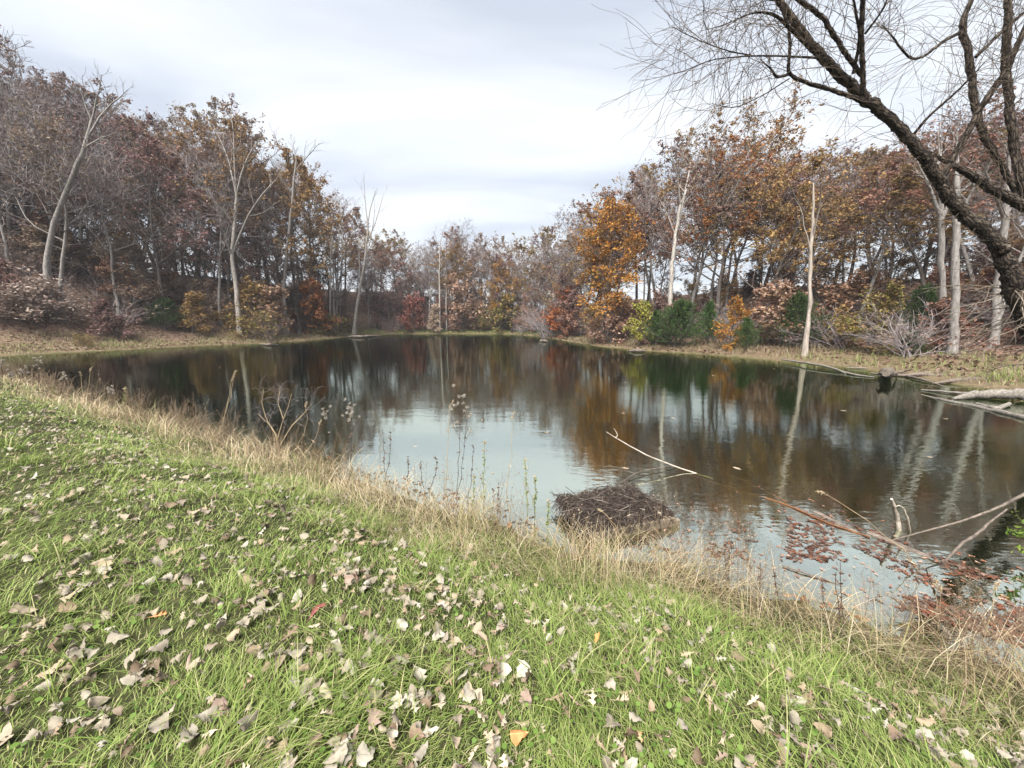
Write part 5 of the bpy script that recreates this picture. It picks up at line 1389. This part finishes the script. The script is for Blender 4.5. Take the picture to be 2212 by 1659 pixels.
def driftwood():
    G = "driftwood along the right shore"
    wood('driftwood_log', "big bleached log lying in the water at the right edge", 'log', [('trunk', [w(2058, 861, .03), w(2100, 852, .12), w(2160, 851, .16), w(2212, 852, .2), w(2330, 856, .3)], [.04, .12, .14, .15, .17]), ('limb', [w(1990, 842, .02), w(2050, 847, .05), w(2110, 852, .08)], [.02, .035, .05]), ('limb', [w(2110, 872, .0), w(2155, 884, .03), w(2180, 872, .06)], [.04, .06, .05])], DRIFT, group=G, seed=1)
    wood('driftwood_log', "half-sunk pale log slanting below the big bleached log", 'log', [('trunk', [w(1990, 853, -.02), w(2040, 866, .0), w(2110, 878, .01), w(2212, 903, .02), w(2290, 920, 0)], [.03, .05, .06, .07, .07])], DRIFT, group=G, seed=2)
    wood('driftwood_log', "forked dark log lying against the right bank", 'log', [('trunk', [w(1880, 806, .02), w(1940, 811, .05), w(1990, 808, .14), w(2050, 812, .10), w(2110, 818, .10)], [.03, .06, .08, .07, .05]), ('limb', [w(1960, 812, .06), w(2000, 822, .06), w(2040, 835, .0)], [.05, .045, .02]), ('limb', [w(1985, 806, .10), w(2040, 802, .18), w(2090, 806, .15)], [.05, .05, .02])], DRIFT_DARK, group=G, seed=3)
    wood('driftwood_log', "smooth brown log stranded right of the forked dark log", 'log', [('trunk', [w(2015, 828, .03), w(2060, 822, .10), w(2110, 819, .13), w(2170, 822, .12)], [.03, .08, .09, .05])], DRIFT_DARK, group=G, seed=4)
    wood('driftwood_branch', "long bent pale branch reaching out over the water from the right shore", 'branch', [('stem', [w(1688, 777, .12), w(1730, 782, .16), w(1775, 789, .16), w(1805, 797, .10), w(1826, 806, .03)], [.03, .05, .05, .05, .04]), ('stem', [w(1816, 802, .05), w(1850, 810, .04), w(1890, 815, .02)], [.05, .04, .02])], DRIFT, group=G, seed=5)
    wood('root_stump', "dark uprooted stump at the waterline of the right shore", 'stump', [('core', [w(1915, 806, -.05), w(1917, 806, .2), w(1914, 806, .42)], [.22, .2, .13]), ('root', [w(1912, 806, .25), w(1903, 806, .38), w(1898, 806, .30)], [.06, .05, .02]), ('root', [w(1920, 806, .3), w(1932, 806, .34), w(1938, 808, .1)], [.06, .05, .02]), ('root', [w(1915, 808, .1), (w(1915, 812, .1)), w(1920, 817, .0)], [.08, .05, .03]), ('root', [w(1925, 806, .1), w(1950, 803, .12), w(1972, 797, .30)], [.05, .04, .02])], DRIFT_DARK, group=G, seed=6)
    wood('driftwood_branch', "thin grey stick on the mud left of the uprooted stump", 'branch', [('stem', [w(1830, 794, .04), w(1860, 795, .06), w(1885, 796, .05)], [.02, .03, .015])], DRIFT, group=G, seed=7)
    wood('driftwood_log', "dark driftwood log at the foot of the bare white snag", 'log', [('trunk', [w(752, 727, .1), w(780, 727, .2), w(805, 726, .12), w(825, 726, .05)], [.10, .16, .13, .06]), ('limb', [w(790, 726, .2), w(792, 726, .6), w(797, 725, 1.0)], [.10, .07, .03])], DRIFT_DARK, seed=8)
    wood('driftwood_log', "short dark log end at the water below the grey thicket", 'log', [('trunk', [w(1168, 736, .1), w(1182, 737, .12)], [.15, .13])], DRIFT_DARK, seed=9)
    wood('driftwood_branch', "dark root mass at the shore left of the yellow-green sapling", 'branch', [('stem', [w(1360, 758, .05), w(1378, 757, .15), w(1395, 759, .06)], [.08, .12, .05])], DRIFT_DARK, seed=10)
    wood('waterside_roots', "dark roots under the leaning bare shrub", 'root', [('root', [w(562, 743, .05), w(580, 744, .15), w(600, 745, .02)], [.05, .09, .04])], DRIFT_DARK, seed=11)
    # sunken and floating branches in front
    wood('sunken_branch', "forked pale branch rising out of the pond beyond the twig heap", 'branch', [('stem', [w(1310, 933, .50), w(1345, 955, .38), w(1400, 985, .22), w(1470, 1012, .04), w(1540, 1035, -.06)], [.004, .008, .011, .013, .013]), ('fork', [w(1329, 946, .43), w(1335, 940, .46), w(1326, 925, .52)], [.007, .006, .003])], DRIFT_PALE, s=6, seed=12)
    wood('sunken_branch', "thin dark stick lying on the water beyond the twig heap", 'branch', [('stem', [w(1345, 1040, .02), w(1380, 1018, .05), w(1440, 1008, .04), w(1470, 1010, .0)], [.004, .007, .008, .006]), ('fork', [w(1372, 1023, .03), w(1352, 1017, .06), w(1340, 1018, .07)], [.005, .004, .002])], DRIFT_DARK, s=6, seed=13)
    wood('sunken_branch', "reddish sunken branch slanting under the surface right of the heap", 'branch', [('stem', [w(1470, 1020, -.03), w(1600, 1060, -.02), w(1700, 1090, .005), w(1800, 1135, .008), w(1880, 1160, .0)], [.010, .014, .014, .012, .008]), ('fork', [w(1560, 1018, -.05), w(1620, 1045, -.03), w(1700, 1085, .0)], [.008, .010, .011])], WET, s=6, seed=14)
    wood('broken_branch', "broken pale branch stub standing upright in the right shallows", 'branch', [('stub', [w(1944, 1153, -.05), w(1938, 1120, .12)[:2] + (.13,), tuple(at(1926, 1078, w(1944, 1153)[1] + .02))], [.028, .024, .012])], DRIFT_PALE, s=7, seed=15)
    y = w(1968, 1152)[1]
    wood('broken_branch', "hooked thin pale twig beside the broken upright stub", 'branch', [('stem', [w(1966, 1152, -.03), tuple(at(1962, 1122, y)), tuple(at(1952, 1098, y)), tuple(at(1942, 1091, y)), tuple(at(1933, 1096, y))], [.011, .010, .008, .006, .003])], DRIFT_PALE, s=6, seed=16)
    wood('fallen_limb', "long grey limb reaching from the right edge down to the water", 'branch', [('stem', [w(1925, 1167, .0), tuple(at(1990, 1150, 3.75)), tuple(at(2080, 1125, 3.7)), tuple(at(2150, 1100, 3.65)), tuple(at(2212, 1068, 3.6)), tuple(at(2300, 1020, 3.55))], [.004, .008, .010, .012, .015, .017])], DRIFT_DARK, s=8, seed=17)
    wood('fallen_limb', "crooked grey limb below the long one at the right", 'branch', [('stem', [w(2000, 1228, .0), tuple(at(2040, 1215, 3.15)), tuple(at(2075, 1175, 3.2)), tuple(at(2110, 1155, 3.3)), tuple(at(2135, 1130, 3.4)), tuple(at(2175, 1100, 3.55))], [.005, .009, .011, .012, .010, .007])], DRIFT_DARK, s=8, seed=18)
    def board(px0, py0, px1, py1, wd, lab, sd):
        a, b = np.array(w(px0, py0, .0)), np.array(w(px1, py1, .0))
        L = float(np.linalg.norm(b - a))
        g = Geo(); box(g, (0, -wd / 2, -.03), (L, wd / 2, .012))
        o = obj('floating_board', g.mesh('floating_board', [DRIFT_DARK], smooth=False), loc=(a[0], a[1], .0), rot=(.06, .01, math.atan2(b[1] - a[1], b[0] - a[0])), label=lab, category='board')
    board(1875, 1150, 2010, 1205, .07, "wet board afloat among red leaves at the right", 1)
    board(1760, 1105, 1850, 1150, .06, "grey board awash nearer the middle of the right shallows", 2)
    wood('sunken_branch', "straight dark stick in the shallows near the right bank", 'branch', [('stem', [w(1690, 1222, .01), w(1740, 1238, .015), w(1810, 1262, .0)], [.006, .008, .006])], DRIFT_DARK, s=6, seed=19)
driftwood()

# ------------------------------------------------------------------ weeds standing on the bank
STEM_DRY = bark_mat("stem_dry", (.22, .16, .09), (.40, .31, .19), bump=0, amt=.1)
STEM_DARK = bark_mat("stem_dark", (.03, .022, .018), (.09, .066, .05), bump=0, amt=.1)
STEM_GREEN = bark_mat("stem_green", (.10, .11, .04), (.20, .19, .08), bump=0, amt=.1)
FLUFF = leaf_mat("seed_fluff", [(.30, .27, .22), (.42, .38, .32), (.22, .18, .13), (.52, .48, .42)], 0, 0, .3)
SEED = leaf_mat("seed_head", [(.32, .25, .15), (.46, .37, .24), (.25, .18, .11)], 0, 0, .2)
WEED_DARK = leaf_mat("weed_leaf_dark", [(.05, .035, .025), (.10, .065, .045), (.15, .09, .06)], 0, 0, .1)
WEED_GREEN = leaf_mat("weed_leaf_green", [(.10, .15, .035), (.17, .22, .06), (.26, .27, .09)], 0, 0, .3)
WEED_RED = leaf_mat("weed_leaf_red", [(.22, .09, .05), (.30, .15, .09), (.16, .07, .05)], 0, 0, .2)
def weed(nm, lab, base, tips, style, seed, group=None, r=.0026):
    """base and tips in pixels; the tips stand at the base's distance"""
    rng = np.random.RandomState(seed)
    B = ground_at(*base)
    B[2] = max(B[2], terrain(B[0], B[1])[0]) - .01
    t = thing(nm, lab, 'weed', B, group=group)
    gs, gl, gh = Geo(), Geo(), Geo()
    for (tx, ty, bow) in tips:
        T = at(tx, ty, B[1] + rng.randn() * .03) - B
        L = float(np.linalg.norm(T))
        s = np.linspace(0, 1, 9)
        P = T[None] * s[:, None] + np.stack([np.sin(s * math.pi) * bow * L, 0 * s, np.sin(s * math.pi) * abs(bow) * L * .6], -1)
        P[1:-1] += rng.randn(7, 3) * .008 * L
        k = max(1, B[1] / 4) ** .6
        tubes(gs, P, np.linspace(r * 1.5, r * .7, 9) * k, 5)
        if style == 'aster':
            P2, R2, _ = spawn(rng, P[None], np.full((1, 9), r * .7 * k), 9, .62, 1, 38, 22, lambda q: .26 * (1.3 - .6 * q), 5, .25, .1, .8, r * .4 * k)
            tubes(gs, P2, R2, 4)
            for e in P2[:, -1]:
                leaves(gh, rng, e[None], 40, .0085 * k ** .5, .010 * k ** .5, flat=.5, narrow=.5)
            leaves(gl, rng, P[2:7], 16, .018 * k, .012, flat=.3, narrow=.3)
        elif style == 'spike':        # leafy stalk with a dense tip
            n = 60
            q = rng.rand(n); c = np.stack([np.interp(q, s, P[:, a]) for a in range(3)], 1)[q > .15]
            leaves(gl, rng, c, len(c), .020 * k, .009 * k, flat=.4, narrow=.3)
            leaves(gh, rng, P[-2:] + 0, 26, .010 * k, .010 * k, flat=.2)
        elif style == 'dark':
            q = rng.rand(26) * .75 + .25; c = np.stack([np.interp(q, s, P[:, a]) for a in range(3)], 1)
            leaves(gl, rng, c, 26, .017 * k, .008 * k, flat=-.6, narrow=.35)
        elif style == 'reed':         # grass stalk with a nodding plume
            e = nrm(P[-1:] - P[-2:-1])
            Q = grow(rng, P[-1:], e + [[.25 * np.sign(bow + .01), 0, 0]], np.array([.10 * L]), 6, -.12, .02)
            tubes(gs, Q, np.full((1, 6), r * .5 * k), 4)
            leaves(gh, rng, Q, 46, .011 * k, .005 * k, flat=.4, narrow=.3)
            leaves(gl, rng, P[1:4], 3, .05 * k, .004, flat=.2, narrow=.06)
    st = {'aster': STEM_DARK, 'spike': STEM_GREEN, 'dark': STEM_DARK, 'reed': STEM_DRY}[style]
    obj('stem', gs.mesh(nm + '_stem', [st]), t)
    if gl.n: obj('leaves', gl.mesh(nm + '_leaves', [{'aster': WEED_DARK, 'spike': WEED_GREEN, 'dark': WEED_DARK, 'reed': SEED}[style]], smooth=False), t)
    if gh.n: obj('seed_head', gh.mesh(nm + '_head', [{'aster': FLUFF, 'spike': SEED, 'reed': SEED}.get(style, SEED)], smooth=False), t)
    return t
def weeds():
    G = "weeds standing along the near bank"
    W = [
        ('dry_grass_stalk', "tall plume-topped grass stalk left of the curly bare bush", (476, 935), [(504, 812, .03), (500, 822, .02)], 'reed'),
        ('aster_weed', "white-tufted aster left of centre against the dark water", (757, 1000), [(755, 885, .01), (760, 900, .02)], 'aster'),
        ('aster_weed', "small white-tufted aster leaning right of the curly bare bush", (670, 975), [(705, 895, .06)], 'aster'),
        ('aster_weed', "tall white-tufted aster in the middle of the near bank", (986, 1075), [(993, 870, .01), (1008, 905, .02)], 'aster'),
        ('goldenrod', "tallest leafy green stalk right of the middle aster", (1045, 1100), [(1047, 955, .0)], 'spike'),
        ('goldenrod', "leafy green stalk with a brown tip on the near bank", (1140, 1110), [(1134, 992, .0)], 'spike'),
        ('goldenrod', "bushy leafy green stalk right of the brown-tipped one", (1155, 1120), [(1156, 1030, .0)], 'spike'),
        ('goldenrod', "short leafy green stalk nearest the twig heap", (1184, 1150), [(1184, 1082, .0)], 'spike'),
        ('goldenrod', "pale leafy stalk between the asters and the dark weeds", (1022, 1110), [(1024, 1030, .0)], 'spike'),
        ('dark_weed', "blackened dead weed left of the bent one", (918, 1075), [(908, 995, -.02)], 'dark'),
        ('dark_weed', "blackened weed bent over like a hook", (925, 1060), [(940, 985, .12)], 'dark'),
        ('dark_weed', "dark drooping weed against the sky reflection, left", (832, 1035), [(826, 925, .0), (842, 920, .05)], 'dark'),
        ('dark_weed', "brown seedy weed at the left end of the sky reflection", (880, 1050), [(882, 985, .0)], 'dark'),
        ('dark_weed', "brown seedy stalk below the tall middle aster", (1060, 1115), [(1066, 1055, .05)], 'dark'),
        ('dark_weed', "reddish dead weed in the middle of the bank", (1075, 1120), [(1078, 1040, .0)], 'dark'),
        ('dark_weed', "thin dark weed right of the middle aster", (1010, 1080), [(1022, 960, .03)], 'dark'),
        ('dry_grass_stalk', "thin nodding grass stalk right of the middle aster", (1094, 1065), [(1106, 905, .02)], 'reed'),
        ('dry_grass_stalk', "thin straight grass stalk left of the middle aster", (962, 1055), [(971, 880, .0)], 'reed'),
        ('dry_grass_stalk', "short arching grass stalk over the red leaves, left", (630, 985), [(660, 880, .15)], 'reed'),
        ('dry_grass_stalk', "arching grass stalk with a fine plume left of the first aster", (655, 985), [(690, 915, .12)], 'reed'),
        ('dry_grass_stalk', "long grass stalk arching over the water at the right", (1985, 1235), [(1785, 1068, .05)], 'reed'),
        ('dry_grass_stalk', "curved straw stalk in front of the twig heap", (1345, 1165), [(1300, 1105, .05)], 'reed'),
        ('dark_weed', "brown feathery weed right of the twig heap", (1572, 1255), [(1577, 1160, .0), (1566, 1165, -.03)], 'dark'),
        ('dark_weed', "leaning brown weed at the right bank", (1688, 1310), [(1670, 1220, -.03)], 'dark'),
        ('dark_weed', "thin dark weed rising from long grass at the right", (1788, 1350), [(1775, 1250, -.02)], 'dark'),
        ('dark_weed', "tallest dark weed with hanging leaves at the right", (1822, 1385), [(1815, 1215, .0), (1806, 1235, -.02)], 'dark'),
        ('dark_weed', "short dark weed left of the leaning brown one", (1640, 1320), [(1642, 1215, .0)], 'dark'),
        ('dry_grass_stalk', "straw-coloured stem bundle at the right bank", (2026, 1360), [(2021, 1262, .0), (2030, 1275, .02)], 'reed'),
        ('dry_grass_stalk', "straw stalk leaning right near the right edge", (2120, 1390), [(2150, 1270, .03)], 'reed'),
        ('aster_weed', "white-tufted aster, rightmost of the clump at the left edge", (125, 870), [(138, 812, .03)], 'aster'),
        ('aster_weed', "white-tufted aster in the clump at the left edge", (85, 860), [(80, 782, .0)], 'aster'),
        ('aster_weed', "low white-tufted aster at the left edge of the lawn", (30, 850), [(22, 808, .0), (52, 802, .02)], 'aster'),
        ('aster_weed', "grey fluffy aster cut by the left edge", (5, 845), [(5, 785, .0), (-12, 790, 0)], 'aster'),
        ('dry_grass_stalk', "straw plume right of the left-edge asters", (185, 880), [(195, 800, .02), (175, 810, -.02)], 'reed'),
        ('dark_weed', "bare brown twiggy weed above the left bank", (205, 885), [(217, 785, .02), (200, 800, -.02)], 'dark'),
        ('goldenrod', "small green leafy weed on the left bank", (265, 890), [(270, 838, .02)], 'spike'),
        ('dark_weed', "dry brown weed right of the bare twiggy one", (300, 905), [(312, 848, .05)], 'dark'),
        ('aster_weed', "single white-tufted stalk above the left bank grass", (245, 895), [(240, 845, .0)], 'aster'),
    ]
    for q, (nm, lab, b, tp, st) in enumerate(W):
        weed(nm, lab, b, tp, st, 700 + q, G)
    # the curly bare bush at the water's edge, left of centre
    B = ground_at(603, 985)
    y = B[1]
    rng = np.random.RandomState(88)
    t = thing('curly_bush', "leafless bush with curly pale twigs at the water's edge, left of centre", 'bush', B)
    g, g2 = Geo(), Geo()
    stems = [[(603, 985), (600, 945), (612, 905), (622, 880), (630, 850)], [(603, 985), (596, 940), (575, 905), (565, 870), (570, 840)], [(606, 960), (630, 920), (655, 895), (675, 870)], [(600, 945), (585, 920), (558, 895)], [(612, 905), (600, 870), (606, 835)]]
    for s_ in stems:
        P = poly3(s_, y, 14) - B
        R = np.linspace(.008, .003, 14)
        tubes(g, P, R, 5)
        P2, R2, _ = spawn(rng, P[None], R[None], 9, .4, 1, 50, 40, lambda q: .30 + 0 * q, 8, .0, .33, .6, .0018, .5)
        P3, R3, _ = spawn(rng, P2, R2, 3, .2, 1, 50, 40, lambda q: .6 + 0 * q, 7, .0, .40, .7, .0014, .5)
        tubes(g2, P2, R2, 4); tubes(g2, P3, R3, 3)
    obj('stems', g.mesh('curly_stems', [STEM_DRY]), t); obj('twigs', g2.mesh('curly_twigs', [TWIG_GREY]), t, kind='stuff')
    # the green leafy sprig at the right edge
    y = 3.4
    B = np.array(at(2250, 1230, y)); B[2] = tz(B[0], B[1]) if tz(B[0], B[1]) > 0 else .0
    t = thing('leafy_sprig', "bright green leafy sprig hanging at the right edge over the water", 'weed', B)
    g, g2 = Geo(), Geo()
    for s_ in ([(2300, 1330), (2260, 1220), (2225, 1150), (2195, 1110)], [(2260, 1220), (2235, 1190), (2205, 1185)], [(2240, 1180), (2212, 1150), (2190, 1150)]):
        P = poly3(s_, y, 10) - B
        tubes(g, P, np.linspace(.006, .002, 10), 5)
        leaves(g2, rng, P[3:], 42, .024, .022, flat=.2, narrow=.42)
    obj('stem', g.mesh('sprig_stem', [STEM_GREEN]), t)
    obj('leaves', g2.mesh('sprig_leaves', [leaf_mat("sprig_green", [(.08, .14, .02), (.13, .20, .03), (.19, .23, .045)], 0, 0, .35)], smooth=False), t)
weeds()

# ------------------------------------------------------------------ thin scattering veil, added to lift the dark of the woods
def added_haze():
    g = Geo()
    x0, x1, y0, y1, z0, z1 = -110, 90, -14, 150, -2.0, 36
    V = [(x, y, z) for z in (z0, z1) for (x, y) in ((x0, y0), (x1, y0), (x1, y1), (x0, y1))]
    g.add(V, q=[(3, 2, 1, 0), (4, 5, 6, 7), (0, 1, 5, 4), (1, 2, 6, 5), (2, 3, 7, 6), (3, 0, 4, 7)])
    m = bpy.data.materials.new("added_haze"); m.use_nodes = True
    nt = m.node_tree; nt.nodes.clear()
    out = nt.nodes.new("ShaderNodeOutputMaterial"); v = nt.nodes.new("ShaderNodeVolumePrincipled")
    v.inputs["Color"].default_value = (.93, .95, 1.0, 1); v.inputs["Density"].default_value = .0004
    nt.links.new(v.outputs[0], out.inputs["Volume"])
    obj("added_haze", g.mesh("added_haze", [m], smooth=False), kind='stuff')
added_haze()

# ------------------------------------------------------------------ labels that still coincide are told apart by size or distance
def distinct_labels():
    byl = {}
    for o in COL.objects:
        if o.parent is None and 'category' in o: byl.setdefault(o['label'], []).append(o)
    nth = ["", "second ", "third ", "fourth ", "fifth ", "sixth ", "seventh ", "eighth "]
    for lab, os_ in byl.items():
        if len(os_) < 2: continue
        if len(lab.split()) > 14: lab = lab.replace(' the ', ' ')
        leaf = os_[0]['category'] == 'leaf'
        if leaf: os_.sort(key=lambda o: o.location.x ** 2 + o.location.y ** 2)
        else: os_.sort(key=lambda o: -o.scale[2])
        if len(os_) == 2: ws = ["nearer", "farther"] if leaf else ["taller", "shorter"]
        else: ws = [n + ("nearest" if leaf else "tallest") for n in nth]
        for o, w_ in zip(os_, ws): o['label'] = w_ + " " + lab
        for o in os_:
            if len(o['label'].split()) > 16: o['label'] = o['label'].replace(" the ", " ")
distinct_labels()
